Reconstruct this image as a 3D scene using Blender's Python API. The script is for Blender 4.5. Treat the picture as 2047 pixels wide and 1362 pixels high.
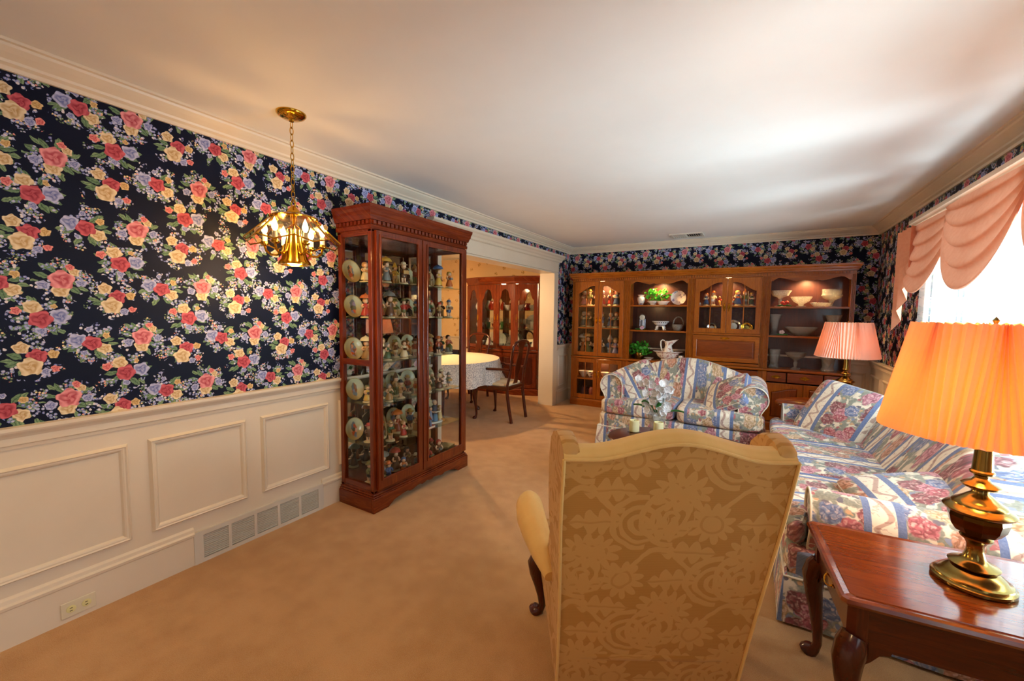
import bpy, bmesh, math, random
from mathutils import Vector, Matrix
PI = math.pi
for _o in list(bpy.data.objects): bpy.data.objects.remove(_o)
SC = bpy.context.scene
COL = SC.collection
def R(a): return math.radians(a)

# ------------------------------------------------------------------ camera
YAW, PITCH, ROLL, FPX = R(30.623), R(-3.971), R(0.709), 819.48
CAMZ = 1.37
_f = Vector((-math.sin(YAW)*math.cos(PITCH), math.cos(YAW)*math.cos(PITCH), math.sin(PITCH)))
_r = Vector((math.cos(YAW), math.sin(YAW), 0)); _u = _r.cross(_f)
_r2 = math.cos(ROLL)*_r+math.sin(ROLL)*_u; _u2 = -math.sin(ROLL)*_r+math.cos(ROLL)*_u
cam_data = bpy.data.cameras.new('camera'); cam = bpy.data.objects.new('camera', cam_data); COL.objects.link(cam)
_m = Matrix((_r2, _u2, -_f)).transposed().to_4x4(); _m.translation = (0, 0, CAMZ)
cam.matrix_world = _m
cam_data.sensor_fit = 'HORIZONTAL'; cam_data.sensor_width = 36.0; cam_data.lens = FPX/2047*36.0; cam_data.clip_start = 0.02
SC.camera = cam
# ------------------------------------------------------------------ light and exposure
SC.view_settings.view_transform = 'Standard'; SC.view_settings.look = 'None'; SC.view_settings.gamma = 1.0
SC.view_settings.use_curve_mapping = False; SC.view_settings.exposure = 0.78
world = bpy.data.worlds.new('daylight'); SC.world = world; world.use_nodes = True
_bg = world.node_tree.nodes['Background']; _bg.inputs[0].default_value = (0.75, 0.88, 1.0, 1); _bg.inputs[1].default_value = 0.85
SC.cycles.max_bounces = 7; SC.cycles.diffuse_bounces = 4; SC.cycles.glossy_bounces = 3; SC.cycles.transmission_bounces = 3; SC.cycles.transparent_max_bounces = 12
SC.cycles.use_adaptive_sampling = True; SC.cycles.adaptive_threshold = 0.08; SC.cycles.adaptive_min_samples = 16
SC.cycles.caustics_reflective = False; SC.cycles.caustics_refractive = False
def light(name, kind, loc, energy, color, size=None, size_y=None, rot=(0, 0, 0), spot=None, blend=.5):
    l = bpy.data.lights.new(name, kind); l.energy = energy; l.color = color
    if kind == 'AREA':
        l.shape = 'RECTANGLE'; l.size = size; l.size_y = size_y
    elif size is not None: l.shadow_soft_size = size
    if kind == 'SPOT': l.spot_size = spot; l.spot_blend = blend
    o = bpy.data.objects.new(name, l); COL.objects.link(o); o.location = loc; o.rotation_euler = rot
    return o
# daylight pushing through the big window on the right wall, plus added fill lights from out of view
_d = (Vector((1.05, 3.25, 1.15))-Vector((3.4, 1.7, 2.3))).to_track_quat('-Z', 'Y').to_euler()
light('window_daylight', 'AREA', (3.4, 1.7, 2.3), 300, (0.86, 0.95, 1.0), 2.6, 2.2, _d)
_d = (Vector((.1, 2.6, 2.3))-Vector((2.5, 2.6, 0.0))).to_track_quat('-Z', 'Y').to_euler()
light('sunlit_ground_bounce', 'AREA', (2.5, 2.6, 0.0), 420, (0.76, 0.93, 1.0), 1.0, 2.2, _d)
light('added_warm_spot', 'SPOT', (-1.15, -.55, 2.35), 34, (1.0, .66, .30), .08, spot=R(150), blend=.5)  # bare warm spot added behind the camera to turn the foreground golden
light('added_window_fill', 'AREA', (1.42, -.1, 1.35), 4, (0.74, 0.88, 1.0), 1.7, 1.2, (0, R(90), 0))  # cool fill added outside the unseen side window

# ------------------------------------------------------------------ mesh helpers
random.seed(7)
class MB:
    def __init__(s): s.v = []; s.f = []
    def add(s, vs, fs):
        b = len(s.v); s.v += [tuple(v) for v in vs]; s.f += [tuple(i+b for i in f) for f in fs]; return s
    def box(s, x0, x1, y0, y1, z0, z1):
        return s.add([(x0,y0,z0),(x1,y0,z0),(x1,y1,z0),(x0,y1,z0),(x0,y0,z1),(x1,y0,z1),(x1,y1,z1),(x0,y1,z1)],
                     [(0,3,2,1),(4,5,6,7),(0,1,5,4),(1,2,6,5),(2,3,7,6),(3,0,4,7)])
    def lathe(s, prof, seg=24, c=(0,0,0), ripple=None, sx=1, sy=1, closed=True):
        vs = []; n = len(prof); fs = []
        for (r, z) in prof:
            for k in range(seg):
                a = 2*PI*k/seg; rr = r*(ripple(a, z) if ripple else 1)
                vs.append((c[0]+sx*rr*math.cos(a), c[1]+sy*rr*math.sin(a), c[2]+z))
        for i in range(n-1):
            for k in range(seg):
                k2 = (k+1) % seg
                fs.append((i*seg+k, i*seg+k2, (i+1)*seg+k2, (i+1)*seg+k))
        if closed:
            if prof[0][0] > 1e-6: fs.append(tuple(range(seg-1, -1, -1)))
            if prof[-1][0] > 1e-6: fs.append(tuple((n-1)*seg+k for k in range(seg)))
        return s.add(vs, fs)
    def tube(s, path, r, seg=8, caps=True, flat=1.0):
        path = [Vector(p) for p in path]; n = len(path)
        rs = r if isinstance(r, (list, tuple)) else [r]*n
        vs = []; fs = []; up = None
        for i in range(n):
            t = (path[min(i+1, n-1)]-path[max(i-1, 0)])
            if t.length < 1e-9: t = Vector((0, 0, 1))
            t.normalize()
            if up is None:
                up = Vector((0, 0, 1)) if abs(t.z) < .9 else Vector((1, 0, 0))
            side = t.cross(up)
            if side.length < 1e-6: side = t.cross(Vector((0, 1, 0)))
            side.normalize(); up = side.cross(t).normalized()
            for k in range(seg):
                a = 2*PI*k/seg
                vs.append(path[i]+rs[i]*(math.cos(a)*side+flat*math.sin(a)*up))
        for i in range(n-1):
            for k in range(seg):
                k2 = (k+1) % seg
                fs.append((i*seg+k, i*seg+k2, (i+1)*seg+k2, (i+1)*seg+k))
        if caps: fs.append(tuple(range(seg-1, -1, -1))); fs.append(tuple((n-1)*seg+k for k in range(seg)))
        return s.add(vs, fs)
    def prism(s, poly, h0, h1, ax='z', inset=0):
        # poly: 2-D outline; extruded along ax. ax x: poly=(y,z); ax y: poly=(x,z); ax z: poly=(x,y)
        def P(p, h): return (h, p[0], p[1]) if ax == 'x' else ((p[0], h, p[1]) if ax == 'y' else (p[0], p[1], h))
        n = len(poly); vs = [P(p, h0) for p in poly]+[P(p, h1) for p in poly]
        fs = [tuple(range(n-1, -1, -1)), tuple(range(n, 2*n))]+[(i, (i+1) % n, n+(i+1) % n, n+i) for i in range(n)]
        return s.add(vs, fs)
    def sphere(s, c, rx, ry=None, rz=None, seg=14, rings=8):
        ry = rx if ry is None else ry; rz = rx if rz is None else rz
        vs = [(c[0], c[1], c[2]-rz)]; fs = []
        for i in range(1, rings):
            t = -PI/2+PI*i/rings
            for k in range(seg):
                a = 2*PI*k/seg; vs.append((c[0]+rx*math.cos(t)*math.cos(a), c[1]+ry*math.cos(t)*math.sin(a), c[2]+rz*math.sin(t)))
        vs.append((c[0], c[1], c[2]+rz)); top = len(vs)-1
        for k in range(seg):
            k2 = (k+1) % seg
            fs.append((0, 1+k2, 1+k)); fs.append((top, 1+(rings-2)*seg+k, 1+(rings-2)*seg+k2))
            for i in range(rings-2): fs.append((1+i*seg+k, 1+i*seg+k2, 1+(i+1)*seg+k2, 1+(i+1)*seg+k))
        return s.add(vs, fs)
    def grid(s, fn, nu, nv, thick=0):
        vs = []; fs = []
        for j in range(nv+1):
            for i in range(nu+1): vs.append(fn(i/nu, j/nv))
        for j in range(nv):
            for i in range(nu):
                a = j*(nu+1)+i; fs.append((a, a+1, a+nu+2, a+nu+1))
        return s.add(vs, fs)
    def cushion(s, c, hx, hy, hz, n=10, p=5.0, puff=0.25, edge=0.35):
        # soft rounded box: cube sphere pushed to a super-ellipsoid; puff swells the two big faces
        idx = {}; vs = []; fs = []
        def vid(i, j, k):
            if (i, j, k) not in idx:
                x, y, z = (2*i/n-1, 2*j/n-1, 2*k/n-1)
                x, y, z = [math.sin(t*PI/2) for t in (x, y, z)]
                d = (abs(x)**p+abs(y)**p+abs(z)**p)**(1/p); x, y, z = x/d, y/d, z/d
                w = (1-x*x)*(1-y*y)
                zz = z*((1-puff)+puff*w**edge*1.15)
                idx[(i, j, k)] = len(vs); vs.append((c[0]+hx*x, c[1]+hy*y, c[2]+hz*zz))
            return idx[(i, j, k)]
        for a in range(n):
            for b in range(n):
                fs += [(vid(a,b,0),vid(a,b+1,0),vid(a+1,b+1,0),vid(a+1,b,0)),(vid(a,b,n),vid(a+1,b,n),vid(a+1,b+1,n),vid(a,b+1,n)),
                       (vid(a,0,b),vid(a+1,0,b),vid(a+1,0,b+1),vid(a,0,b+1)),(vid(a,n,b),vid(a,n,b+1),vid(a+1,n,b+1),vid(a+1,n,b)),
                       (vid(0,a,b),vid(0,a,b+1),vid(0,a+1,b+1),vid(0,a+1,b)),(vid(n,a,b),vid(n,a+1,b),vid(n,a+1,b+1),vid(n,a,b+1))]
        return s.add(vs, fs)
    def xf(s, m):
        s.v = [tuple(m @ Vector(v)) for v in s.v]; return s

def uv_grain(vs):
    lo = [min(v[i] for v in vs) for i in range(3)]; hi = [max(v[i] for v in vs) for i in range(3)]
    L = max(range(3), key=lambda i: hi[i]-lo[i]); a, b = [i for i in range(3) if i != L]
    return lambda co, n: (co[L], co[a]+co[b])
def uv_box(co, n):
    ax = max(range(3), key=lambda i: abs(n[i]))
    return (co[1], co[2]) if ax == 0 else ((co[0], co[2]) if ax == 1 else (co[0], co[1]))
def mesh_of(mb, name, mat, smooth=False, uv=None, angle=38):
    me = bpy.data.meshes.new(name); me.from_pydata(mb.v, [], mb.f); me.materials.append(mat)
    if uv is None: uv = uv_grain(mb.v)
    lay = me.uv_layers.new(name='UVMap'); data = []
    for p in me.polygons:
        n = p.normal
        for vi in p.vertices: data += list(uv(me.vertices[vi].co, n))
    lay.data.foreach_set('uv', data)
    if smooth:
        me.polygons.foreach_set('use_smooth', [True]*len(me.polygons)); me.set_sharp_from_angle(angle=R(angle))
    me.update(); return me
def link(name, me, parent=None, loc=(0, 0, 0), rot=(0, 0, 0)):
    o = bpy.data.objects.new(name, me); COL.objects.link(o); o.parent = parent; o.location = loc; o.rotation_euler = rot
    return o
def part(name, mb, mat, parent=None, smooth=False, bev=0, uv=None, angle=38, loc=(0, 0, 0), rot=(0, 0, 0), sub=0):
    o = link(name, mesh_of(mb, name, mat, smooth, uv, angle), parent, loc, rot)
    if bev:
        m = o.modifiers.new('bevel', 'BEVEL'); m.width = bev; m.segments = 2; m.limit_method = 'ANGLE'; m.angle_limit = R(50)
    if sub:
        m = o.modifiers.new('smooth', 'SUBSURF'); m.levels = m.render_levels = sub
    return o
def tag(o, label, cat, group=None, kind=None):
    o['label'] = label; o['category'] = cat
    if group: o['group'] = group
    if kind: o['kind'] = kind
    return o
def thing(name, label, cat, loc=(0, 0, 0), rz=0, group=None):
    o = bpy.data.objects.new(name, None); COL.objects.link(o); o.location = loc; o.rotation_euler = (0, 0, rz); o.empty_display_size = .05
    return tag(o, label, cat, group)
def struct(name, mb, mat, parent=None, **k):
    o = part(name, mb, mat, parent, **k)
    if parent is None: o['kind'] = 'structure'
    return o
KIDS = {}
def copy_tree(root, loc=None, rz=None, label=None):
    r = root.copy(); COL.objects.link(r)
    if loc is not None: r.location = loc
    if rz is not None: r.rotation_euler = (0, 0, rz)
    if label: r['label'] = label
    for ch in list(root.children):
        c = ch.copy(); COL.objects.link(c); c.parent = r
        for g in list(ch.children):
            d = g.copy(); COL.objects.link(d); d.parent = c
    return r
def B(*a): return MB().box(*a)

# ------------------------------------------------------------------ node helpers
def lin(h):
    h = h.lstrip('#'); c = [int(h[i:i+2], 16)/255 for i in (0, 2, 4)]
    return tuple((x/12.92 if x <= .04045 else ((x+.055)/1.055)**2.4) for x in c)+(1,)
class V:
    def __init__(s, g, k): s.g = g; s.k = k
    def __add__(s, o): return s.g.m('ADD', s, o)
    __radd__ = __add__
    def __sub__(s, o): return s.g.m('SUBTRACT', s, o)
    def __rsub__(s, o): return s.g.m('SUBTRACT', o, s)
    def __mul__(s, o): return s.g.m('MULTIPLY', s, o)
    __rmul__ = __mul__
    def __truediv__(s, o): return s.g.m('DIVIDE', s, o)
    def __lt__(s, o): return s.g.m('LESS_THAN', s, o)
    def __gt__(s, o): return s.g.m('GREATER_THAN', s, o)
class G:
    def __init__(s, name):
        s.mat = bpy.data.materials.new(name); s.mat.use_nodes = True; s.t = s.mat.node_tree; s.t.nodes.clear()
        s.out = s.t.nodes.new('ShaderNodeOutputMaterial')
    def n(s, kind, **ins):
        nd = s.t.nodes.new(kind)
        for k, v in ins.items(): s.set(nd.inputs[k.replace('_', ' ')], v)
        return nd
    def set(s, inp, v):
        if isinstance(v, V): s.t.links.new(v.k, inp)
        elif isinstance(v, bpy.types.NodeSocket): s.t.links.new(v, inp)
        elif isinstance(v, str): inp.default_value = lin(v)
        elif isinstance(v, (tuple, list)) and hasattr(inp.default_value, '__len__'):
            inp.default_value = tuple(v)[:len(inp.default_value)] if len(v) >= len(inp.default_value) else tuple(v)+(1,)
        else: inp.default_value = v
    def m(s, op, a, b=None, c=None, clamp=False):
        nd = s.t.nodes.new('ShaderNodeMath'); nd.operation = op; nd.use_clamp = clamp
        for i, x in enumerate((a, b, c)):
            if x is not None: s.set(nd.inputs[i], x)
        return V(s, nd.outputs[0])
    def smooth(s, x, a, b):   # 0 below a, 1 above b
        nd = s.t.nodes.new('ShaderNodeMapRange'); nd.interpolation_type = 'SMOOTHSTEP'
        s.set(nd.inputs[0], x); s.set(nd.inputs[1], a); s.set(nd.inputs[2], b)
        return V(s, nd.outputs[0])
    def mix(s, f, a, b):
        nd = s.t.nodes.new('ShaderNodeMix'); nd.data_type = 'RGBA'
        s.set(nd.inputs[0], f); s.set(nd.inputs[6], a); s.set(nd.inputs[7], b)
        return V(s, nd.outputs[2])
    def ramp(s, f, stops, interp='LINEAR'):
        nd = s.t.nodes.new('ShaderNodeValToRGB'); r = nd.color_ramp; r.interpolation = interp
        while len(r.elements) < len(stops): r.elements.new(.5)
        for e, (p, c) in zip(r.elements, stops): e.position = p; e.color = lin(c) if isinstance(c, str) else tuple(c)+(1,)*(4-len(c))
        s.set(nd.inputs[0], f); return V(s, nd.outputs[0])
    def uv(s):
        nd = s.t.nodes.new('ShaderNodeUVMap'); nd.uv_map = 'UVMap'; return V(s, nd.outputs[0])
    def obj(s): return V(s, s.t.nodes.new('ShaderNodeTexCoord').outputs['Object'])
    def sep(s, v):
        nd = s.t.nodes.new('ShaderNodeSeparateXYZ'); s.set(nd.inputs[0], v); return [V(s, o) for o in nd.outputs]
    def comb(s, x, y, z=0):
        nd = s.t.nodes.new('ShaderNodeCombineXYZ'); s.set(nd.inputs[0], x); s.set(nd.inputs[1], y); s.set(nd.inputs[2], z); return V(s, nd.outputs[0])
    def noise(s, vec, scale, detail=2, out=0, rough=.5):
        nd = s.t.nodes.new('ShaderNodeTexNoise'); s.set(nd.inputs['Vector'], vec); nd.inputs['Scale'].default_value = scale
        nd.inputs['Detail'].default_value = detail; nd.inputs['Roughness'].default_value = rough
        return V(s, nd.outputs[out])
    def voro(s, vec, scale, out='Distance', rand=1.0, dim='2D', feat='F1'):
        nd = s.t.nodes.new('ShaderNodeTexVoronoi'); nd.voronoi_dimensions = dim; nd.feature = feat
        s.set(nd.inputs['Vector'], vec); nd.inputs['Scale'].default_value = scale; nd.inputs['Randomness'].default_value = rand
        return [V(s, nd.outputs[o]) for o in (out if isinstance(out, (tuple, list)) else [out])]
    def bump(s, h, strength=.3, dist=.01):
        nd = s.t.nodes.new('ShaderNodeBump'); nd.inputs['Strength'].default_value = strength; nd.inputs['Distance'].default_value = dist
        s.set(nd.inputs['Height'], h); return V(s, nd.outputs[0])
    def bsdf(s, color, rough=.5, metal=0, normal=None, spec=.5, **kw):
        nd = s.t.nodes.new('ShaderNodeBsdfPrincipled')
        s.set(nd.inputs['Base Color'], color); s.set(nd.inputs['Roughness'], rough); s.set(nd.inputs['Metallic'], metal)
        s.set(nd.inputs['Specular IOR Level'], spec)
        if normal is not None: s.set(nd.inputs['Normal'], normal)
        for k, v in kw.items(): s.set(nd.inputs[k.replace('_', ' ')], v)
        return V(s, nd.outputs[0])
    def mixs(s, f, a, b):
        nd = s.t.nodes.new('ShaderNodeMixShader'); s.set(nd.inputs[0], f); s.set(nd.inputs[1], a); s.set(nd.inputs[2], b); return V(s, nd.outputs[0])
    def done(s, sh): s.set(s.out.inputs[0], sh); return s.mat

_plain = {}
def plain(hexcol, rough=.5, metal=0, spec=.5, name=None, **kw):
    key = (hexcol, rough, metal, spec, tuple(kw.items()))
    if key not in _plain:
        g = G(name or 'plain_'+hexcol.strip('#'))
        n = g.noise(g.obj(), 60, 2); c = lin(hexcol)
        col = g.mix(n*.35, hexcol, tuple(x*.78 for x in c[:3])+(1,))
        _plain[key] = g.done(g.bsdf(col, rough, metal, None, spec, **kw))
    return _plain[key]
# ------------------------------------------------------------------ materials
def wood(name, dark, mid, light, rough=.25, coat=.4, spec=.5):
    g = G(name); u, v, _ = g.sep(g.uv())
    w = g.noise(g.comb(u*1.3, v*9), 3.0, 3)
    p = g.comb(u*2.2, v*46+w*5)
    n1 = g.noise(p, 1.0, 4, rough=.6); n2 = g.noise(g.comb(u*14, v*300), 1.0, 2)
    f = g.m('ADD', n1*.85, n2*.22)
    c = g.ramp(f, [(.18, dark), (.54, mid), (.95, light)])
    rr = g.m('ADD', n2*.12, rough-.05)
    return g.done(g.bsdf(c, rr, 0, g.bump(n2, .04, .002), spec, Coat_Weight=coat, Coat_Roughness=.12))
M = {}
M['cherry'] = wood('cherry_wood', '#361105', '#6c270b', '#9a4416', .22, .22)
M['mahog'] = wood('mahogany_wood', '#220803', '#481507', '#6e280f', .2, .25)
M['oak'] = wood('honey_oak_wood', '#5c2a04', '#964e0a', '#be7117', .28, .25)
M['oak_dark'] = wood('oak_panel_wood', '#461a04', '#7a3608', '#9c4f12', .3, .25)
M['oak_back'] = wood('bookcase_back_wood', '#2a1210', '#472018', '#5c2c1c', .4)
M['table_top'] = wood('table_top_wood', '#45180a', '#783612', '#9c5620', .1, .5)

def paper():
    g = G('navy_floral_wallpaper'); uv = g.uv(); u, v, _ = g.sep(uv)
    PX, PY = .2575, .252
    types = [(.529, 1.976), (.529-.066, 1.976-.148), (.529+.084, 1.976+.245), (.529+.161, 1.976-.069)]
    best = None
    for k, (ox, oy) in enumerate(types):
        x = (u-ox)/PX; y = (v-oy)/PY; a = (x+y)*.5; b = (x-y)*.5
        a = a-g.m('ROUND', a); b = b-g.m('ROUND', b)
        lx = (a+b)*PX; ly = (a-b)*PY; d2 = lx*lx+ly*ly
        if best is None: best, X, Y, I = d2, lx, ly, None
        else:
            w = d2 < best; X = X+w*(lx-X); Y = Y+w*(ly-Y)
            I = w*float(k) if I is None else I+w*(float(k)-I); best = g.m('MINIMUM', best, d2)
    f = (I+.5)*.25
    nz = g.noise(uv, 55, 1, 1); nr, ng, _ = g.sep(nz)
    X0, Y0 = X, Y
    X = X+(nr-.5)*.014; Y = Y+(ng-.5)*.014
    rad = g.m('SQRT', X*X+Y*Y); ang = g.m('ARCTAN2', Y, X)
    bg = g.mix(g.noise(uv, 6, 2), '#060a1c', '#0b1430')
    col = bg
    # leaves: two rings of leaf shapes around each bouquet
    for (n_, r0, ln, wd, ph, c1, c2) in ((9, .052, .026, .0115, 0.0, '#2b4a38', '#7d9c78'), (7, .070, .020, .0088, .43, '#3f6048', '#93ad84')):
        t = ang*(n_/(2*PI))+(I*.37+ph); k = g.m('ROUND', t); th = (t-k)*(2*PI/n_)
        jit = g.m('SINE', (k*12.9+I*7.7))
        ax = rad-(r0+jit*.011); ay = g.m('ABSOLUTE', th*rad+jit*.006)
        q = ax/ln; prof = (1.0-q*q)*wd
        m_ = g.smooth(prof-ay, 0.0, .0016)*(g.m('ABSOLUTE', q) < 1.0)*(jit > -.55)
        vein = g.m('MULTIPLY', g.smooth(ay, .0005, .002), .75)+.25
        lc = g.mix(g.m('MULTIPLY', vein, g.noise(uv, 130, 1)*1.3), c1, c2)
        col = g.mix(m_, col, lc)
    # little blossoms and sprigs in the gaps
    for (sc, lo, hi, thr, cells) in ((74, .030, .092, .51, [(0, '#8f9ad0'), (.35, '#aab2de'), (.6, '#7681c2'), (.82, '#d8d4e2')]),
                                     (105, .050, .104, .60, [(0, '#5f7a5a'), (.45, '#a7b0d6'), (.7, '#dd8f8c'), (.88, '#e8cf9c')])):
        d, cc = g.voro(uv, sc, ('Distance', 'Color')); cr, cg, _ = g.sep(cc)
        m_ = g.smooth(d, .44, .34)*(rad > lo)*(rad < hi)*(g.noise(uv, 17, 1) > thr)
        bl = g.mix(g.smooth(d, .06, .14), '#f1dfae', g.ramp(cr, cells, 'CONSTANT'))
        col = g.mix(m_, col, bl)
    # big flowers, looked up by bouquet type: (x, y, radius, kind)
    RO, CR, RE, BL, YE, PK = 'rose cream red blue yellow pink'.split()
    pal = {RO: ('#a83c4c', '#eca0a6'), CR: ('#b8935f', '#ebdcbc'), RE: ('#8c2a3c', '#d46874'), BL: ('#5a66a8', '#c3c6e6'), YE: ('#ac8248', '#e4ca98'), PK: ('#b84450', '#f0a09a')}
    slots = [[(.045, .052, .020, CR), (-.072, .03, .020, PK), (.052, .034, .017, YE), (.066, .022, .021, YE)],
             [(.03, .072, .016, PK), (.0, -.06, .018, BL), (-.01, .062, .014, BL), (.072, -.048, .017, PK)],
             [(.066, .0, .021, BL), (.062, .004, .037, BL), (-.052, .012, .036, BL), (.04, -.06, .019, BL)],
             [(-.058, -.016, .022, BL), (-.022, .046, .032, CR), (.044, -.034, .030, CR), (-.030, .056, .029, CR)],
             [(-.004, -.040, .033, CR), (.0, -.008, .042, RE), (.0, -.004, .038, RE), (.016, .016, .036, RE)],
             [(.002, .012, .047, RO), (.044, .050, .012, YE), (-.03, -.05, .014, BL), (-.006, -.030, .043, CR)]]
    for sl in slots:
        pr = g.ramp(f, [(k*.25, (s_[0]*5+.5, s_[1]*5+.5, s_[2]*10)) for k, s_ in enumerate(sl)], 'CONSTANT')
        c1 = g.ramp(f, [(k*.25, pal[s_[3]][0]) for k, s_ in enumerate(sl)], 'CONSTANT')
        c2 = g.ramp(f, [(k*.25, pal[s_[3]][1]) for k, s_ in enumerate(sl)], 'CONSTANT')
        a, b, c = g.sep(pr)
        dx = X-(a-.5)*.18; dy = Y-(b-.5)*.18; d = g.m('SQRT', dx*dx+dy*dy)/(c*.094)
        th = g.m('ARCTAN2', dy, dx)
        edge = .86+g.m('SINE', th*5+I*2)*.09
        m_ = g.smooth(d, edge+.04, edge-.04)
        pet = g.m('SINE', d*11.0+g.m('SINE', th*3+d*4)*1.8)*.5+.5
        sh = g.m('ADD', pet*.55, g.smooth(d, .15, .95)*.45)
        col = g.mix(m_, col, g.mix(sh, c1, c2))
    return g.done(g.bsdf(col, .5, 0, None, .15))
M['paper'] = paper()

def upholstery():
    g = G('striped_floral_upholstery'); uv = g.uv(); u, v, _ = g.sep(uv)
    nz = g.noise(uv, 26, 2, 1); nr, ng, _ = g.sep(nz)
    uw = u+(nr-.5)*.05; vw = v+(ng-.5)*.05; wv = g.comb(uw, vw)
    P = .38; t = g.m('FRACT', (u+.02)/P+100.0)      # 0..1 over one repeat
    base = g.mix(g.noise(uv, 30, 3), '#d9cdb4', '#f1e8d6')
    # floral band
    d, cc = g.voro(wv, 9.5, ('Distance', 'Color')); cr, cg, _ = g.sep(cc)
    d2, = g.voro(wv, 60); d3, c3 = g.voro(wv, 34, ('Distance', 'Color')); lr, lg, _ = g.sep(c3)
    leaf = g.mix(g.noise(uv, 90, 2), '#4f5a55', '#a3a796')
    fl = g.mix(g.smooth(g.noise(wv, 20, 2), .42, .52), base, leaf)
    fl = g.mix(g.smooth(d3, .42, .3)*(lr > .62), fl, g.ramp(lg, [(0, '#7f8fae'), (.35, '#a8595f'), (.6, '#c8a27a'), (.8, '#5d5a6c')], 'CONSTANT'))
    pal = g.ramp(cr, [(0, '#b8586a'), (.24, '#c98d6e'), (.42, '#6f86ae'), (.58, '#8e3a4c'), (.70, '#cfb088'), (.86, '#c77f92')], 'CONSTANT')
    palD = g.ramp(cr, [(0, '#7d2438'), (.24, '#8a5433'), (.42, '#3f5384'), (.58, '#571a2c'), (.70, '#94703f'), (.86, '#8a3c54')], 'CONSTANT')
    rose = g.mix(g.smooth(d2, .15, .55), g.mix(g.noise(uv, 50, 1), '#f0d8cc', pal), palD)
    rose = g.mix(g.smooth(g.noise(wv, 70, 2), .35, .7), rose, pal)
    fl = g.mix(g.smooth(d, .50, .40), fl, rose)
    # cream scroll band between the two blue stripes
    s_ = g.m('SINE', v*44+g.m('SINE', v*22)*1.2)*.17
    tc = (t-.17)*P/.045
    vine = g.smooth(g.m('ABSOLUTE', tc-s_*3.2), .3, .16)
    sc = g.mix(vine*.75+g.smooth(g.noise(wv, 60, 1), .58, .66)*.5, '#efe6d2', '#a9877c')
    inscroll = (t > .055)*(t < .285)
    blue = g.mix(g.noise(uv, 120, 2), '#4f6390', '#8596ba')
    b1 = g.smooth(g.m('ABSOLUTE', t-.03), .040, .032); b2 = g.smooth(g.m('ABSOLUTE', t-.31), .040, .032)
    fl = g.mix(.08, fl, base); col = g.mix(inscroll, fl, sc); col = g.mix(g.m('MAXIMUM', b1, b2), col, blue)
    wv_ = g.noise(uv, 400, 1)
    return g.done(g.bsdf(col, .7, 0, g.bump(wv_, .12, .003), .25, Sheen_Weight=.2))
M['sofa'] = upholstery()

def damask():
    g = G('gold_damask_upholstery'); uv = g.uv(); u, v, _ = g.sep(uv)
    nz = g.noise(uv, 11, 2, 1); nr, ng, _ = g.sep(nz)
    u = u*.70; v = v*.70; PX, PY = .175, .15; mask = None
    def up(a): 
        nonlocal mask
        mask = a if mask is None else g.m('MAXIMUM', mask, a)
    for kind, ox, oy, flip in ((0, 0, .0, 1), (1, .115, .075, 1), (0, .20, .145, 1), (2, .045, .15, 1), (3, .12, -.02, 1), (2, .165, .06, 1), (0, .085, .225, 1), (1, .0, .235, 1), (2, .02, .075, 1)):
        x = (u-ox)/PX; y = (v-oy)/PY; a = (x+y)*.5; b = (x-y)*.5
        a = a-g.m('ROUND', a); b = b-g.m('ROUND', b)
        X = (a+b)*PX+(nr-.5)*.024; Y = (a-b)*PY+(ng-.5)*.024
        r = g.m('SQRT', X*X+Y*Y); th = g.m('ARCTAN2', Y, X)
        if kind == 0:      # chrysanthemum head
            e = .030+g.m('ABSOLUTE', g.m('SINE', th*5.5))*.022
            m_ = g.smooth(e-r, 0, .002)
            inner = g.smooth(g.m('ABSOLUTE', r-.021), .0015, .0035)
            up(m_*g.m('MAXIMUM', inner, .35))
        elif kind == 1:    # spiral scroll
            q = g.m('FRACT', r/.021-th/(2*PI)+10.0)
            up(g.smooth(g.m('ABSOLUTE', q-.5), .30, .22)*g.smooth(r, .052, .048))
            up(g.smooth(g.m('ABSOLUTE', r-.062), .0075, .0055)*(X < .01))
        elif kind == 2:    # leaf spray
            ay = g.m('ABSOLUTE', Y); ser = g.m('ABSOLUTE', g.m('SINE', X*110))*.013+.007
            q = X/.062
            up(g.smooth((1.0-q*q)*ser*1.6-ay, 0, .002)*(g.m('ABSOLUTE', q) < 1.0)*g.m('MAXIMUM', g.smooth(ay, .0015, .003), .4))
        else:              # curling stem
            c_ = Y-g.m('SINE', X*38)*.03
            up(g.smooth(g.m('ABSOLUTE', c_), .0085, .006)*(g.m('ABSOLUTE', X) < .13))
    fine = g.m('SINE', v*1400)*.5+.5
    col = g.mix(mask, g.mix(fine*.5, '#bb883e', '#b17c34'), '#cc9c56')
    rough = g.m('SUBTRACT', .62, mask*.18)
    return g.done(g.bsdf(col, rough, 0, g.bump(mask, .25, .002), .3, Sheen_Weight=.15))
M['damask'] = damask()
def fabric_plain(name, a, b, rough=.65):
    g = G(name); uv = g.uv(); return g.done(g.bsdf(g.mix(g.noise(uv, 22, 3), a, b), rough, 0, g.bump(g.noise(uv, 350, 1), .1, .002), .3, Sheen_Weight=.15))
M['damask_plain_lit'] = fabric_plain('gold_damask_lit_copy', '#e0b263', '#ebc57a')  # same damask without pattern, paler: light on the chair top put into the colour
M['seat_cream'] = fabric_plain('cream_seat_cloth', '#d8c9a0', '#ece0bf')

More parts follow.
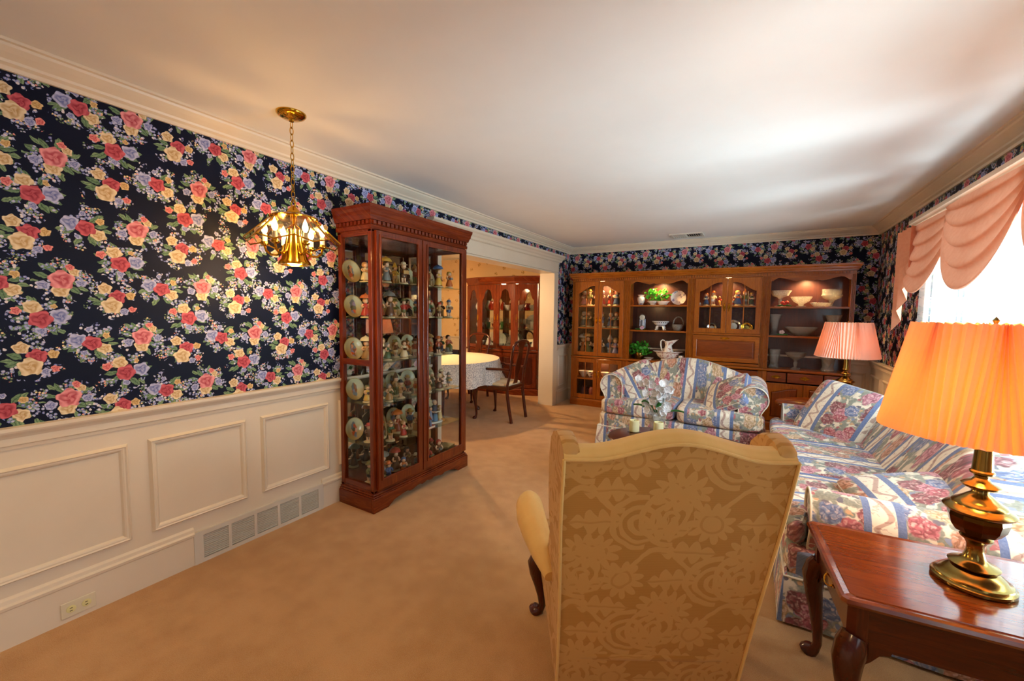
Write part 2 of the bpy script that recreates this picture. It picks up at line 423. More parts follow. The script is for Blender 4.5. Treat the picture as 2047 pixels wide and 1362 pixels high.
def carpet():
    g = G('beige_carpet'); o = g.obj()
    big = g.noise(o, 1.6, 3); mid = g.noise(o, 9, 3); fine = g.noise(o, 330, 2)
    c = g.mix(g.smooth(big*.6+mid*.4, .36, .64), '#b98344', '#d09c60')
    c = g.mix(g.smooth(fine, .35, .7)*.45, c, '#e2b884')
    return g.done(g.bsdf(c, .95, 0, g.bump(fine, .6, .008), .1, Sheen_Weight=.3))
M['carpet'] = carpet()
def paint(name, a, b, rough=.4):
    g = G(name); n = g.noise(g.obj(), 5, 3); return g.done(g.bsdf(g.mix(n, a, b), rough, 0, None, .4))
M['trim'] = paint('ivory_trim_paint', '#dccdb6', '#e5d8c3', .35)
M['ceiling'] = paint('white_ceiling_paint', '#e8e7e4', '#eeedea', .8)
M['dining_paper'] = None
def dpaper():
    g = G('peach_sprig_wallpaper'); uv = g.uv(); d, cc = g.voro(uv, 4.2, ('Distance', 'Color'))
    n = g.noise(uv, 40, 2)
    sp = g.smooth(d, .17, .09)*g.smooth(n, .45, .55)
    return g.done(g.bsdf(g.mix(sp, '#ecca98', '#b98a4a'), .6, 0, None, .3))
M['dining_paper'] = dpaper()
def metal(name, a, b, rough):
    g = G(name); n = g.noise(g.obj(), 35, 2); return g.done(g.bsdf(g.mix(n, a, b), rough, 1.0))
M['brass'] = metal('polished_brass', '#e2b23c', '#c8932a', .12)
M['brass_old'] = metal('antique_brass', '#a08448', '#80682f', .2)
M['brass_dark'] = metal('dark_antique_brass', '#6a4a1c', '#4a3214', .22)
M['chrome'] = metal('bright_metal', '#c9ccd2', '#b2b6bd', .12)
M['vent_metal'] = paint('painted_vent_metal', '#cfc8ba', '#d8d2c6', .4)
M['dark_gap'] = plain('#1b1714', .9, name='dark_gap')
def thin_glass(name, tint, refl=1.45, rough=0.0):
    g = G(name); f0 = ((refl-1)/(refl+1))**2
    lw = g.t.nodes.new('ShaderNodeLayerWeight'); lw.inputs[0].default_value = .5
    fr = g.m('POWER', V(g, lw.outputs['Facing']), 5.0)*(1-f0)+f0
    tr = g.t.nodes.new('ShaderNodeBsdfTransparent'); tr.inputs[0].default_value = tint
    gl = g.t.nodes.new('ShaderNodeBsdfGlossy'); gl.inputs['Roughness'].default_value = rough
    n = g.noise(g.obj(), 3, 1)
    g.set(gl.inputs['Normal'], g.bump(n, .02, .001))
    return g.done(g.mixs(fr, V(g, tr.outputs[0]), V(g, gl.outputs[0])))
M['glass'] = thin_glass('cabinet_glass', (.97, .98, .97, 1), 1.38)
M['pane_bevel'] = thin_glass('faceted_lamp_glass', (.95, .90, .78, 1), 1.8, .03)
M['shelf_glass'] = thin_glass('shelf_glass', (.78, .88, .84, 1), 1.5)
def crystal(name, tint, white=.15):
    g = G(name); o = g.obj(); d, = g.voro(o, 150, dim='3D'); n = g.bump(d, .7, .006)
    lw = g.t.nodes.new('ShaderNodeLayerWeight'); lw.inputs[0].default_value = .5; g.set(lw.inputs['Normal'], n)
    fr = g.m('POWER', V(g, lw.outputs['Facing']), 3.0)*.9+.08
    tr = g.t.nodes.new('ShaderNodeBsdfTransparent'); g.set(tr.inputs[0], tint)
    gl = g.t.nodes.new('ShaderNodeBsdfGlossy'); gl.inputs['Roughness'].default_value = .06; g.set(gl.inputs['Normal'], n)
    df = g.bsdf('#e9e6dc', .25, 0, n)
    a = g.mixs(fr, V(g, tr.outputs[0]), V(g, gl.outputs[0]))
    return g.done(g.mixs(g.smooth(d, .25, .6)*white+white*.6, a, df))
M['crystal'] = crystal('cut_crystal', (.93, .94, .93, 1))
M['crystal_bright'] = crystal('pressed_glass', (.95, .94, .9, 1), .38)
M['clear'] = thin_glass('clear_glass', (.95, .96, .96, 1), 1.55)
def mirror():
    g = G('cabinet_mirror'); return g.done(g.bsdf(g.mix(g.noise(g.obj(), 2, 1), '#c9ccc9', '#bfc3c0'), .02, 1.0))
M['mirror'] = mirror()
def drape(name, a, b, trans=.45, ta=None):
    g = G(name); uv = g.uv(); c = g.mix(g.noise(uv, 30, 2), a, b)
    tl = g.t.nodes.new('ShaderNodeBsdfTranslucent'); g.set(tl.inputs[0], ta or c)
    return g.done(g.mixs(trans, g.bsdf(c, .8, 0, g.bump(g.noise(uv, 300, 1), .08, .002), .15), V(g, tl.outputs[0])))
M['peach'] = drape('peach_drapery', '#dc9474', '#e8a98a', .07)
def sheer():
    g = G('white_lace_sheer'); uv = g.uv(); u, v, _ = g.sep(uv)
    n = g.noise(uv, 60, 3); d, = g.voro(uv, 14)
    c = g.mix(g.smooth(d, .3, .5)*.6, '#dfeaee', '#b9d2dc')
    tl = g.t.nodes.new('ShaderNodeBsdfTranslucent'); g.set(tl.inputs[0], c)
    tr = g.t.nodes.new('ShaderNodeBsdfTransparent')
    a = g.mixs(.4, g.bsdf(c, .9, 0, None, .1), V(g, tl.outputs[0]))
    return g.done(g.mixs(g.smooth(n, .55, .70)*.25+.45, a, V(g, tr.outputs[0])))
M['sheer'] = sheer()
M['shade'] = drape('pleated_lamp_shade_cloth', '#f2dcc6', '#f5e4d2', .34, '#ef7f16')
def lace():
    g = G('white_lace_cloth'); uv = g.uv(); d, = g.voro(uv, 26); d2, = g.voro(uv, 75); n = g.noise(uv, 34, 2)
    hole = g.smooth(g.m('ABSOLUTE', n-.5), .025, .045)*g.smooth(d2, .28, .38)*g.smooth(d, .12, .2)
    c = g.mix(hole*.62, '#e9e6e0', '#6f7480')
    return g.done(g.bsdf(c, .85, 0, None, .15))
M['lace'] = lace()
M['lace_plain'] = fabric_plain('cream_table_cloth', '#e2cda8', '#ecdcbc', .8)
M['china'] = plain('#ece7dd', .15, name='white_porcelain')
def printed(name, base, ink, ink2, sc=26):
    g = G(name); o = g.obj(); n = g.noise(o, sc, 2); d, c = g.voro(o, sc*1.6, ('Distance', 'Color'), dim='3D'); r_, g_, _ = g.sep(c)
    col = g.mix(g.smooth(n, .5, .56)*g.smooth(d, .55, .4)*.85, base, g.mix(r_, ink, ink2))
    return g.done(g.bsdf(col, .18, 0, None, .5))
M['transfer'] = printed('pink_transferware', '#eee6dc', '#c07a72', '#a35a56')
M['china_flower'] = printed('flower_sprig_porcelain', '#efeae0', '#5b5f8c', '#a8646c', 18)
def leafm(name, a, b):
    g = G(name); n = g.noise(g.obj(), 30, 2); tl = g.t.nodes.new('ShaderNodeBsdfTranslucent'); c = g.mix(n, a, b); g.set(tl.inputs[0], c)
    return g.done(g.mixs(.25, g.bsdf(c, .35, 0, None, .5), V(g, tl.outputs[0])))
M['leaf'] = leafm('ivy_leaf', '#1d7a1c', '#5fc03a')
M['leaf_dark'] = leafm('dark_leaf', '#1d5a22', '#3f8a3c')
M['petal'] = leafm('white_petal', '#f2f6fa', '#fdfdfd')
M['wax'] = drape('ivory_wax', '#efe9b0', '#f6f2cc', .3)
M['skin'] = plain('#e0b48e', .4, name='painted_skin')
M['bulb'] = None
def emit(name, col, st, clear=None):
    g = G(name); e = g.t.nodes.new('ShaderNodeEmission'); e.inputs[0].default_value = lin(col); e.inputs[1].default_value = st
    if clear is None: return g.done(V(g, e.outputs[0]))
    tr = g.t.nodes.new('ShaderNodeBsdfTransparent')
    return g.done(g.mixs(clear, V(g, e.outputs[0]), V(g, tr.outputs[0])))
M['bulb'] = emit('lit_bulb', '#ffdf9c', 22, .65)
M['bulb_soft'] = emit('frosted_bulb', '#ffcf8a', 14, .5)
# ------------------------------------------------------------------ the room
LW, RW, FY, BY, CZ = -2.53, 1.15, 6.03, -1.5, 2.365
OY0, OY1, OZ = 2.94, 5.45, 1.955          # cased opening to the dining room
WY0, WY1, WZ0, WZ1 = 1.75, 4.42, .42, 2.07   # big window in the right wall
DX, DY0, DY1 = -6.0, 2.2, 6.30             # dining room
RAIL = .89
uvw_yz = lambda co, n: (co[1], co[2])
uvw_xz = lambda co, n: (co[0]+.11, co[2]+.03)
struct('floor', B(DX, RW+.2, BY-.2, DY1+.2, -.1, 0), M['carpet'], uv=uv_box)
struct('ceiling', B(LW-.2, RW+.2, BY-.2, FY+.2, CZ, CZ+.1), M['ceiling'], uv=uv_box)
struct('ceiling_dining', B(DX-.2, LW-.2, DY0-.2, DY1+.2, CZ, CZ+.1), M['ceiling'], uv=uv_box)
T = .2
wl = struct('wall_left', MB().box(LW-T, LW, BY, OY0, 0, CZ).box(LW-T, LW, OY0, OY1, OZ, CZ).box(LW-T, LW, OY1, FY, 0, CZ), M['paper'], uv=uvw_yz)
wf = struct('wall_far', B(LW-T, RW+T, FY, FY+T, 0, CZ), M['paper'], uv=uvw_xz)
wr = struct('wall_right', MB().box(RW, RW+T, BY, -.95, 0, CZ).box(RW, RW+T, -.95, .75, 0, .75).box(RW, RW+T, -.95, .75, 1.95, CZ).box(RW, RW+T, .75, WY0, 0, CZ).box(RW, RW+T, WY0, WY1, 0, WZ0).box(RW, RW+T, WY0, WY1, WZ1, CZ).box(RW, RW+T, WY1, FY, 0, CZ), M['paper'], uv=uvw_yz)
wb = struct('wall_back', MB().box(LW-T, RW+T, BY-T, BY, 0, CZ), M['paper'], uv=uvw_xz)
wd1 = struct('wall_dining_far', B(DX-T, LW-T, DY1, DY1+T, 0, CZ), M['dining_paper'], uv=uv_box)
wd2 = struct('wall_dining_side', B(DX-T, DX, DY0, DY1, 0, CZ), M['dining_paper'], uv=uv_box)
wd3 = struct('wall_dining_near', B(DX-T, LW-T, DY0-T, DY0, 0, CZ), M['dining_paper'], uv=uv_box)
wd4 = struct('wall_dining_return', B(LW-T-.03, LW-T-.001, OY1+.12, DY1, 0, CZ), M['dining_paper'], uv=uv_box)
# crown mouldings
CP = [(0, 0), (.012, .0), (.015, .016), (.030, .024), (.034, .034), (.058, .052), (.076, .068), (.080, .078), (.094, .080), (.096, .0905), (0, .0905)]
def crown(name, axis, wall, sgn, a0, a1, z0=CZ-.091):
    if axis == 'y': poly = [(wall+sgn*p, z0+q) for p, q in CP]; mb = MB().prism(poly, a0, a1, 'y')
    else: poly = [(wall+sgn*p, z0+q) for p, q in CP]; mb = MB().prism(poly, a0, a1, 'x')
    return struct(name, mb, M['trim'], uv=uv_box)
crown('trim_1', 'y', LW, 1, BY, FY); crown('trim_2', 'y', RW, -1, BY, FY)
crown('trim_3', 'x', FY, -1, LW, RW); crown('trim_4', 'x', BY, 1, LW, RW)
# wainscot, chair rails, baseboards and raised picture-frame mouldings, wall by wall
def rail_profile(o): return [(o, .80), (o+.012, .80), (o+.014, .813), (o+.02, .818), (o+.02, .845), (o+.026, .855), (o+.038, .868), (o+.042, .876), (o+.042, RAIL), (o, RAIL)]
def base_profile(o): return [(o, 0), (o+.02, 0), (o+.02, .155), (o+.024, .160), (o+.026, .172), (o+.018, .180), (o+.015, .195), (o+.006, .205), (o, .205)]
def along(poly, axis, wall, sgn, a0, a1):
    return MB().prism([(wall+sgn*p, q) for p, q in poly], a0, a1, axis)
def frame_mould(name, parent, axis, wall, sgn, a0, a1, z0, z1, w=.034, o=.006):
    prof = [(0, 0), (.3, 1.0), (.45, .75), (.62, .75), (.8, .55), (1, 0)]
    vs = []; fs = []; n = len(prof)
    for (ca, cz, da, dz) in ((a0, z0, 1, 1), (a1, z0, -1, 1), (a1, z1, -1, -1), (a0, z1, 1, -1)):
        for (q, h) in prof:
            off = sgn*(o+h*.016); a = ca+da*q*w; z = cz+dz*q*w
            vs.append((wall+off, a, z) if axis == 'y' else (a, wall+off, z))
    for i in range(4):
        j = (i+1) % 4
        for k in range(n-1): fs.append((i*n+k, i*n+k+1, j*n+k+1, j*n+k))
    return part(name, MB().add(vs, fs), M['trim'], parent, uv=uv_box)
def dado(parent, bname, axis, wall, sgn, a0, a1, panels):
    w = (lambda p, q0, q1, z0, z1: B(min(wall, wall+sgn*p), max(wall, wall+sgn*p), q0, q1, z0, z1)) if axis == 'y' else (lambda p, q0, q1, z0, z1: B(q0, q1, min(wall, wall+sgn*p), max(wall, wall+sgn*p), z0, z1))
    part('wainscot_board', w(.006, a0, a1, 0, .86), M['trim'], parent, uv=uv_box)
    part('chair_rail', along(rail_profile(.0), axis, wall, sgn, a0, a1), M['trim'], parent, uv=uv_box)
    struct(bname, along(base_profile(.0), axis, wall, sgn, a0, a1), M['trim'], uv=uv_box)
    for (p0, p1) in panels: frame_mould('panel_moulding', parent, axis, wall, sgn, p0, p1, .258, .728)
dado(wl, 'baseboard_left', 'y', LW, 1, BY, .955, [(-1.38, -.88), (-.80, -.28), (-.2, .245-.0), (.275-.03+.03, .71), (.783, 1.232), (1.312, 1.767), (1.85, 2.3), (2.4, 2.78)])
part('wainscot_board', B(LW, LW+.006, .955, OY0-.14, 0, .86), M['trim'], wl, uv=uv_box)
part('chair_rail', along(rail_profile(0), 'y', LW, 1, .955, OY0-.14), M['trim'], wl, uv=uv_box)
struct('baseboard_left_far', along(base_profile(0), 'y', LW, 1, 1.705, OY0-.14), M['trim'], uv=uv_box)
dado(wl, 'baseboard_corner', 'y', LW, 1, OY1+.13, FY, [(OY1+.18, FY-.05)])
dado(wf, 'baseboard_far', 'x', FY, -1, LW, RW, [(-2.48, -2.2), (.94, 1.11)])
dado(wr, 'baseboard_right', 'y', RW, -1, WY1+.1, FY, [(4.56, 4.98), (5.05, 5.47), (5.54, 5.96)])
part('wainscot_board', B(RW-.006, RW, BY, WY0-.1, 0, .74), M['trim'], wr, uv=uv_box)
part('chair_rail', along(rail_profile(0), 'y', RW, -1, .75, WY0-.1), M['trim'], wr, uv=uv_box)
part('wainscot_board', B(LW, RW, BY, BY+.006, 0, .7), M['trim'], wb, uv=uv_box)
# cased opening: jamb linings, casings and a header with a dentilled cornice
jt = MB().box(LW-T-.02, LW+.012, OY1-.018, OY1, 0, OZ-.018)
struct('trim_5', jt, M['trim'], uv=uv_box)
struct('trim_6', B(LW-T-.02, LW+.012, OY0, OY0+.018, 0, OZ-.018), M['trim'], uv=uv_box)
struct('trim_7', B(LW-T-.02, LW+.012, OY0, OY1, OZ-.018, OZ), M['trim'], uv=uv_box)
for nm, a, b in (('trim_8', OY1-.012, OY1+.11), ('trim_9', OY0-.11, OY0+.012)):
    c = struct(nm, B(LW, LW+.018, a, b, 0, OZ), M['trim'], uv=uv_box, bev=.004)
hd = struct('trim_10', B(LW, LW+.022, OY0-.11, OY1+.11, OZ+.002, 2.11), M['trim'], uv=uv_box)
HC = [(0, 2.105), (.026, 2.105), (.030, 2.118), (.034, 2.128), (.048, 2.140), (.062, 2.160), (.080, 2.172), (.084, 2.178), (.084, 2.196), (0, 2.196)]
part('header_cornice', MB().prism([(LW+p, q) for p, q in HC], OY0-.165, OY1+.20, 'y'), M['trim'], hd, uv=uv_box)
bd = MB()
for k in range(150): bd.box(LW+.022, LW+.033, OY0-.11+k*.0182, OY0-.10+k*.0182, 2.092, 2.106)
part('dentil_band', bd, M['trim'], hd, uv=uv_box)['kind'] = 'stuff'
# window: frame, sill, panes, header board
wn = struct('window_1', MB().box(RW+.05, RW+.09, WY0, WY1, WZ0, WZ0+.05).box(RW+.05, RW+.09, WY0, WY1, WZ1-.05, WZ1), M['trim'], uv=uv_box)
for y in (WY0+.02, WY0+.69, WY0+1.335, WY0+1.98, WY1-.02): part('window_frame', B(RW+.05, RW+.09, y-.02, y+.02, WZ0+.05, WZ1-.05), M['trim'], wn, uv=uv_box)
for k in range(4):
    y0 = WY0+.04+k*.66; part('pane', B(RW+.066, RW+.072, y0, y0+.62, WZ0+.05, WZ1-.05), M['clear'], wn, uv=uv_box)
part('window_sill', B(RW-.03, RW+.06, WY0-.06, WY1+.06, WZ0-.03, WZ0), M['trim'], wn, uv=uv_box, bev=.004)
for a, b in ((WY1, WY1+.09), (WY0-.09, WY0)): part('window_casing', B(RW-.02, RW, a, b, WZ0-.1, WZ1+.06), M['trim'], wn, uv=uv_box, bev=.004)
VB = [(0, 2.06), (-.085, 2.06), (-.085, 2.085), (-.10, 2.09), (-.10, 2.105), (-.115, 2.115), (-.117, 2.14), (0, 2.14)]
vbd = MB().prism([(RW+p, q) for p, q in VB], WY0-.12, WY1+.12, 'y')
part('valance_board', vbd, M['trim'], wn, uv=uv_box)
wn2 = struct('added_side_window', MB().box(RW+.05, RW+.09, -.95, .75, .75, .80).box(RW+.05, RW+.09, -.95, .75, 1.90, 1.95), M['trim'], uv=uv_box)  # out-of-view side window, added to let fill light into the foreground
for x in (-.93, -.1, .73): part('window_frame', B(RW+.05, RW+.09, x-.02, x+.02, .80, 1.90), M['trim'], wn2, uv=uv_box)
for x in (-.91, -.08): part('pane', B(RW+.066, RW+.072, x, x+.79, .80, 1.90), M['clear'], wn2, uv=uv_box)
# dining room dado behind the table
part('wainscot_board', B(DX, LW-T, DY1-.006, DY1, 0, .84), M['trim'], wd1, uv=uv_box)
part('chair_rail', along(rail_profile(0), 'x', DY1, -1, DX, LW-T), M['trim'], wd1, uv=uv_box)
part('wainscot_board', B(DX, DX+.006, DY0, DY1, 0, .84), M['trim'], wd2, uv=uv_box)

# floor-level return-air grille in the left baseboard
gr = thing('wall_grille', 'long ivory baseboard return vent with five louvred sections', 'vent', (LW+.0, 1.33, 0))
part('frame', MB().box(.006, .024, -.38, .375, 0, .022).box(.006, .024, -.38, .375, .150, .176), M['vent_metal'], gr, uv=uv_box)
ys = [-.345+k*.1385 for k in range(6)]
for i, y in enumerate(ys):
    a, b = (y-.035, y+.008) if i == 0 else ((y-.008, y+.032) if i == 5 else (y-.008, y+.008))
    part('divider', B(.006, .024, a, b, .022, .150), M['vent_metal'], gr, uv=uv_box)
part('backing', B(.003, .006, -.37, .36, .02, .152), M['dark_gap'], gr, uv=uv_box)
sl = mesh_of(MB().add([(.016, 0, 0), (.0215, 0, -.003), (.0215, 0, .000), (.016, 0, .003), (.016, .1225, 0), (.0215, .1225, -.003), (.0215, .1225, .000), (.016, .1225, .003)],
             [(0, 1, 2, 3), (7, 6, 5, 4), (0, 4, 5, 1), (1, 5, 6, 2), (2, 6, 7, 3), (3, 7, 4, 0)]), 'slat', M['vent_metal'], uv=uv_box)
for i in range(5):
    for k in range(12): link('slat', sl, gr, (0, ys[i]+.008, .030+k*.0102))
# wall outlet in the baseboard
ou = thing('wall_outlet', 'ivory duplex outlet plate lying sideways in the left baseboard', 'outlet', (LW+.02, .515, .056))
part('cover_plate', B(0, .005, -.055, .055, -.034, .034), plain('#e2d8bc', .4), ou, bev=.003)
for s_ in (-.024, .024):
    rc = part('receptacle', MB().lathe([(.0155, 0), (.0155, .003), (.012, .004)], 20).xf(Matrix.Translation((.005, s_, 0)) @ Matrix.Rotation(PI/2, 4, 'Y')), plain('#e6dfa0', .35), ou, True)
    for dz in (-.006, .006): part('slot', B(.0088, .0098, s_-.005, s_+.004, dz-.0012, dz+.0012), M['dark_gap'], rc)
# ceiling register near the far wall
cv = thing('ceiling_vent', 'white metal ceiling register above the wall unit', 'vent', (-.79, 5.62, CZ))
part('frame', MB().box(-.19, .19, -.13, -.10, -.012, 0).box(-.19, .19, .10, .13, -.012, 0).box(-.19, -.165, -.10, .10, -.012, 0).box(.165, .19, -.10, .10, -.012, 0), M['vent_metal'], cv, uv=uv_box)
part('backing', B(-.17, .17, -.1, .1, -.002, -.001), M['dark_gap'], cv)
cs = mesh_of(MB().add([(-.014, -.1, -.016), (-.010, -.1, -.016), (.004, -.1, -.002), (0, -.1, -.002), (-.014, .1, -.016), (-.010, .1, -.016), (.004, .1, -.002), (0, .1, -.002)],
    [(0, 1, 2, 3), (7, 6, 5, 4), (0, 4, 5, 1), (1, 5, 6, 2), (2, 6, 7, 3), (3, 7, 4, 0)]), 'slat', M['vent_metal'], uv=uv_box)
for k in range(13): link('slat', cs, cv, (-.15+k*.025, 0, 0), (0, 0, 0 if k < 7 else PI))
# ------------------------------------------------------------------ shared builders
def wpart(name, mb, mat, root, parent=None, **k):
    l = root.location; mb.v = [(v[0]-l.x, v[1]-l.y, v[2]-l.z) for v in mb.v]
    return part(name, mb, mat, parent or root, **k)
def ring(outer, inner, h0, h1, mx=None):
    # one connected frame between two matching outlines given as (s, z); extruded h0..h1 along the facing axis (local -y)
    n = len(outer); vs = []
    for h in (h0, h1):
        for o in (outer, inner):
            vs += [(p[0], h, p[1]) for p in o]
    fs = []
    for i in range(n):
        j = (i+1) % n
        fs += [(i, j, n+j, n+i), (2*n+j, 2*n+i, 3*n+i, 3*n+j), (j, i, 2*n+i, 2*n+j), (n+i, n+j, 3*n+j, 3*n+i)]
    mb = MB().add(vs, fs)
    return mb.xf(mx) if mx is not None else mb
def outlines(s0, s1, z0, z1, st, rb, arch, n=14):
    a, b = s0+st, s1-st
    ts = [k/n for k in range(n+1)]
    inner = [(a, z0+rb), (b, z0+rb)]+[(b+(a-b)*t, arch(t)) for t in ts]
    outer = [(s0, z0), (s1, z0)]+[(s1+(s0-s1)*t, z1) for t in ts]
    return outer, inner
def glass_in(inner, h, mx=None, th=.004):
    mb = MB().prism(inner, h, h+th, 'y'); return mb.xf(mx) if mx is not None else mb
def handle_mb(c, vert=True, w=.014, l=.075, out=(0, -1, 0)):
    # brass bail pull: shaped plate with a bail, facing -y at c
    mb = MB(); pl = []
    for k in range(20):
        a = 2*PI*k/20; r = 1+.22*math.cos(4*a)
        p = (w*.62*r*math.cos(a), l*.5*r*math.sin(a)*.85)
        pl.append(p if vert else (p[1], p[0]))
    mb.prism([(c[0]+p[0], c[2]+p[1]) for p in pl], c[1]-.004, c[1], 'y')
    path = []
    for k in range(9):
        a = PI*k/8; q = l*.36*math.cos(a); d = .004+.014*math.sin(a)
        path.append((c[0]+(0 if vert else q), c[1]-d, c[2]+(q if vert else -.012*math.sin(a))))
    return mb.tube(path, .0028, 6)
def cabriole(h, ox, oy, r=1.0, seg=10):
    d = Vector((ox, oy, 0)).normalized(); pts = [(1.0, 0, .030), (.93, .012, .036), (.82, .026, .035), (.66, .024, .028), (.48, .012, .021), (.3, .002, .0165), (.15, -.002, .014), (.075, .006, .016), (.04, .02, .026), (.016, .028, .028), (0, .026, .02)]
    return MB().tube([(d.x*o*r, d.y*o*r, z*h) for z, o, _ in pts], [q*r for _, _, q in pts], seg)
def proj_x(p):
    q = Vector(p)-Vector((0, 0, CAMZ)); return q.dot(_r2)/q.dot(_f)
ORD = ['first', 'second', 'third', 'fourth', 'fifth', 'sixth', 'seventh', 'eighth', 'ninth', 'tenth', 'eleventh', 'twelfth', 'thirteenth', 'fourteenth']

# ------------------------------------------------------------------ painted figurines: parts shared between copies
FIG = {}
def fmesh(name, mb, smooth=True): return mesh_of(mb, name, M['skin'], smooth, uv_box, 60)
def fig_parts():
    base = fmesh('base', MB().lathe([(.024, 0), (.030, .002), (.029, .008), (.022, .011), (0, .011)], 14, ripple=lambda a, z: 1+.08*math.sin(3*a)))
    leg = fmesh('leg', MB().tube([(0, 0, .045), (0, .001, .028), (0, 0, .014), (0, -.004, .010), (0, -.010, .010)], [.008, .0065, .0062, .0075, .006], 8))
    shorts = fmesh('trousers', MB().lathe([(.013, .036), (.018, .042), (.018, .055), (.014, .062)], 12, sy=.8))
    jacket = fmesh('jacket', MB().lathe([(.017, .052), (.0185, .058), (.016, .070), (.0165, .080), (.013, .087), (.006, .090)], 12, sy=.75))
    arm = fmesh('arm', MB().tube([(.013, 0, .084), (.021, -.004, .075), (.021, -.013, .066), (.013, -.020, .066)], [.0065, .0062, .0055, .0045], 8))
    arm2 = fmesh('arm', MB().tube([(-.013, 0, .084), (-.022, -.003, .074), (-.020, -.013, .065), (-.011, -.020, .068)], [.0065, .0062, .0055, .0045], 8))
    head = fmesh('head', MB().sphere((0, -.002, .103), .0145, .014, .0155, 12, 8))
    hair = fmesh('hair', MB().lathe([(.0158, .098), (.0172, .106), (.015, .115), (.008, .1215), (0, .123)], 12, c=(0, .0035, 0)))
    hat = fmesh('hat', MB().lathe([(.023, .111), (.024, .113), (.015, .115), (.0135, .124), (.008, .129), (0, .130)], 14, c=(0, .001, 0)))
    cone = fmesh('hat', MB().lathe([(.018, .110), (.0165, .114), (.009, .130), (.003, .142), (0, .143)], 12, c=(0, .002, 0)))
    dress = fmesh('dress', MB().lathe([(.026, .016), (.0275, .021), (.023, .038), (.015, .058), (.0128, .064), (.016, .074), (.0145, .084), (.006, .090)], 14, sy=.85, ripple=lambda a, z: 1+.05*math.sin(7*a) if z < .05 else 1))
    bonnet = fmesh('bonnet', MB().lathe([(.0165, .094), (.0185, .104), (.0165, .115), (.008, .122), (0, .123)], 12, c=(0, .004, 0)))
    prop = fmesh('basket', MB().lathe([(.008, 0), (.012, .004), (.013, .014), (.010, .014), (.009, .006), (0, .005)], 10, c=(0, -.024, .060)))
    seat = fmesh('stump', MB().lathe([(.021, .009), (.019, .014), (.018, .040), (.0, .041)], 12, ripple=lambda a, z: 1+.06*math.sin(5*a)))
    lap = fmesh('trousers', MB().tube([(0, .006, .048), (0, -.012, .050), (0, -.024, .044), (0, -.026, .024), (0, -.030, .016)], [.017, .016, .012, .009, .008], 10))
    umb = fmesh('umbrella', MB().lathe([(.034, .120), (.030, .131), (.020, .140), (.006, .145), (0, .152)], 14, c=(0, .004, 0), ripple=lambda a, z: 1+.03*math.cos(7*a)))
    staff = fmesh('staff', MB().tube([(.026, -.014, .012), (.024, -.014, .06), (.022, -.014, .12)], .0026, 6))
    acc = fmesh('accordion', MB().box(-.016, .016, -.032, -.020, .058, .078), False)
    return dict(base=base, leg=leg, shorts=shorts, jacket=jacket, arm=arm, arm2=arm2, head=head, hair=hair, hat=hat, cone=cone, dress=dress, bonnet=bonnet, prop=prop, seat=seat, lap=lap, umb=umb, staff=staff, acc=acc)
FIG = fig_parts()
#            (mesh, colour role, dx)
KIND = {'boy': [('base', 'B', 0), ('leg', 'S', .0085), ('leg', 'S', -.0085), ('shorts', 'T', 0), ('jacket', 'J', 0), ('arm', 'J', 0), ('arm2', 'J', 0), ('head', 'S', 0), ('hair', 'H', 0), ('hat', 'C', 0)],
        'gnome': [('base', 'B', 0), ('leg', 'T', .0085), ('leg', 'T', -.0085), ('shorts', 'T', 0), ('jacket', 'J', 0), ('arm', 'J', 0), ('arm2', 'J', 0), ('head', 'S', 0), ('hair', 'H', 0), ('cone', 'C', 0), ('staff', 'B', 0)],
        'girl': [('base', 'B', 0), ('leg', 'S', .006), ('leg', 'S', -.006), ('dress', 'J', 0), ('arm', 'S', 0), ('arm2', 'S', 0), ('head', 'S', 0), ('bonnet', 'C', 0), ('prop', 'T', 0)],
        'sitter': [('base', 'B', 0), ('seat', 'T', 0), ('lap', 'C', 0), ('jacket', 'J', 0), ('arm', 'J', 0), ('arm2', 'J', 0), ('head', 'S', 0), ('hair', 'H', 0)],
        'umbrella': [('base', 'B', 0), ('leg', 'S', .006), ('leg', 'S', -.006), ('dress', 'J', 0), ('arm', 'S', 0), ('arm2', 'S', 0), ('head', 'S', 0), ('hair', 'H', 0), ('umb', 'C', 0)],
        'player': [('base', 'B', 0), ('leg', 'S', .0085), ('leg', 'S', -.0085), ('shorts', 'T', 0), ('jacket', 'J', 0), ('arm', 'J', 0), ('arm2', 'J', 0), ('head', 'S', 0), ('hat', 'C', 0), ('acc', 'H', 0)]}
COLS = {'rust': '#a8502a', 'brown': '#6a4426', 'olive': '#6d6a34', 'green': '#4c6a40', 'blue': '#4a6490', 'grey': '#7d7d78', 'tan': '#b68a50', 'cream': '#e2d2a8', 'yellow': '#d9ae48', 'red': '#b53a28', 'orange': '#d2702e', 'navy': '#2c3a5a', 'pink': '#d79a90', 'black': '#2a2622', 'lilac': '#8d82a8', 'white': '#e8e4da'}
FM = {k: plain(v, .32, name='painted_'+k) for k, v in COLS.items()}
BASEM = plain('#d8c79a', .4, name='figurine_base')
HAIRM = [plain(c, .5) for c in ('#5a3616', '#8c5a24', '#3a2412', '#b98a3c')]
NOUN = {'boy': 'boy figurine', 'gnome': 'wanderer figurine', 'girl': 'girl figurine', 'sitter': 'seated child figurine', 'umbrella': 'umbrella girl figurine', 'player': 'accordion boy figurine'}
def figurine(kind, loc, rz, sc, rnd, label, group, name='figurine', cols=None, cat='figurine'):
    o = thing(name, label, cat, loc, rz, group); o.scale = (sc, sc, sc)
    cm = {'B': BASEM, 'S': M['skin'], 'H': rnd.choice(HAIRM), 'J': FM[cols[0]], 'C': FM[cols[1]], 'T': FM[cols[2]]}
    for (key, role, dx) in KIND[kind]:
        c = link(FIG[key].name.split('.')[0], FIG[key], o, (dx, 0, 0))
        c.material_slots[0].link = 'OBJECT'; c.material_slots[0].material = cm[role]
    return o
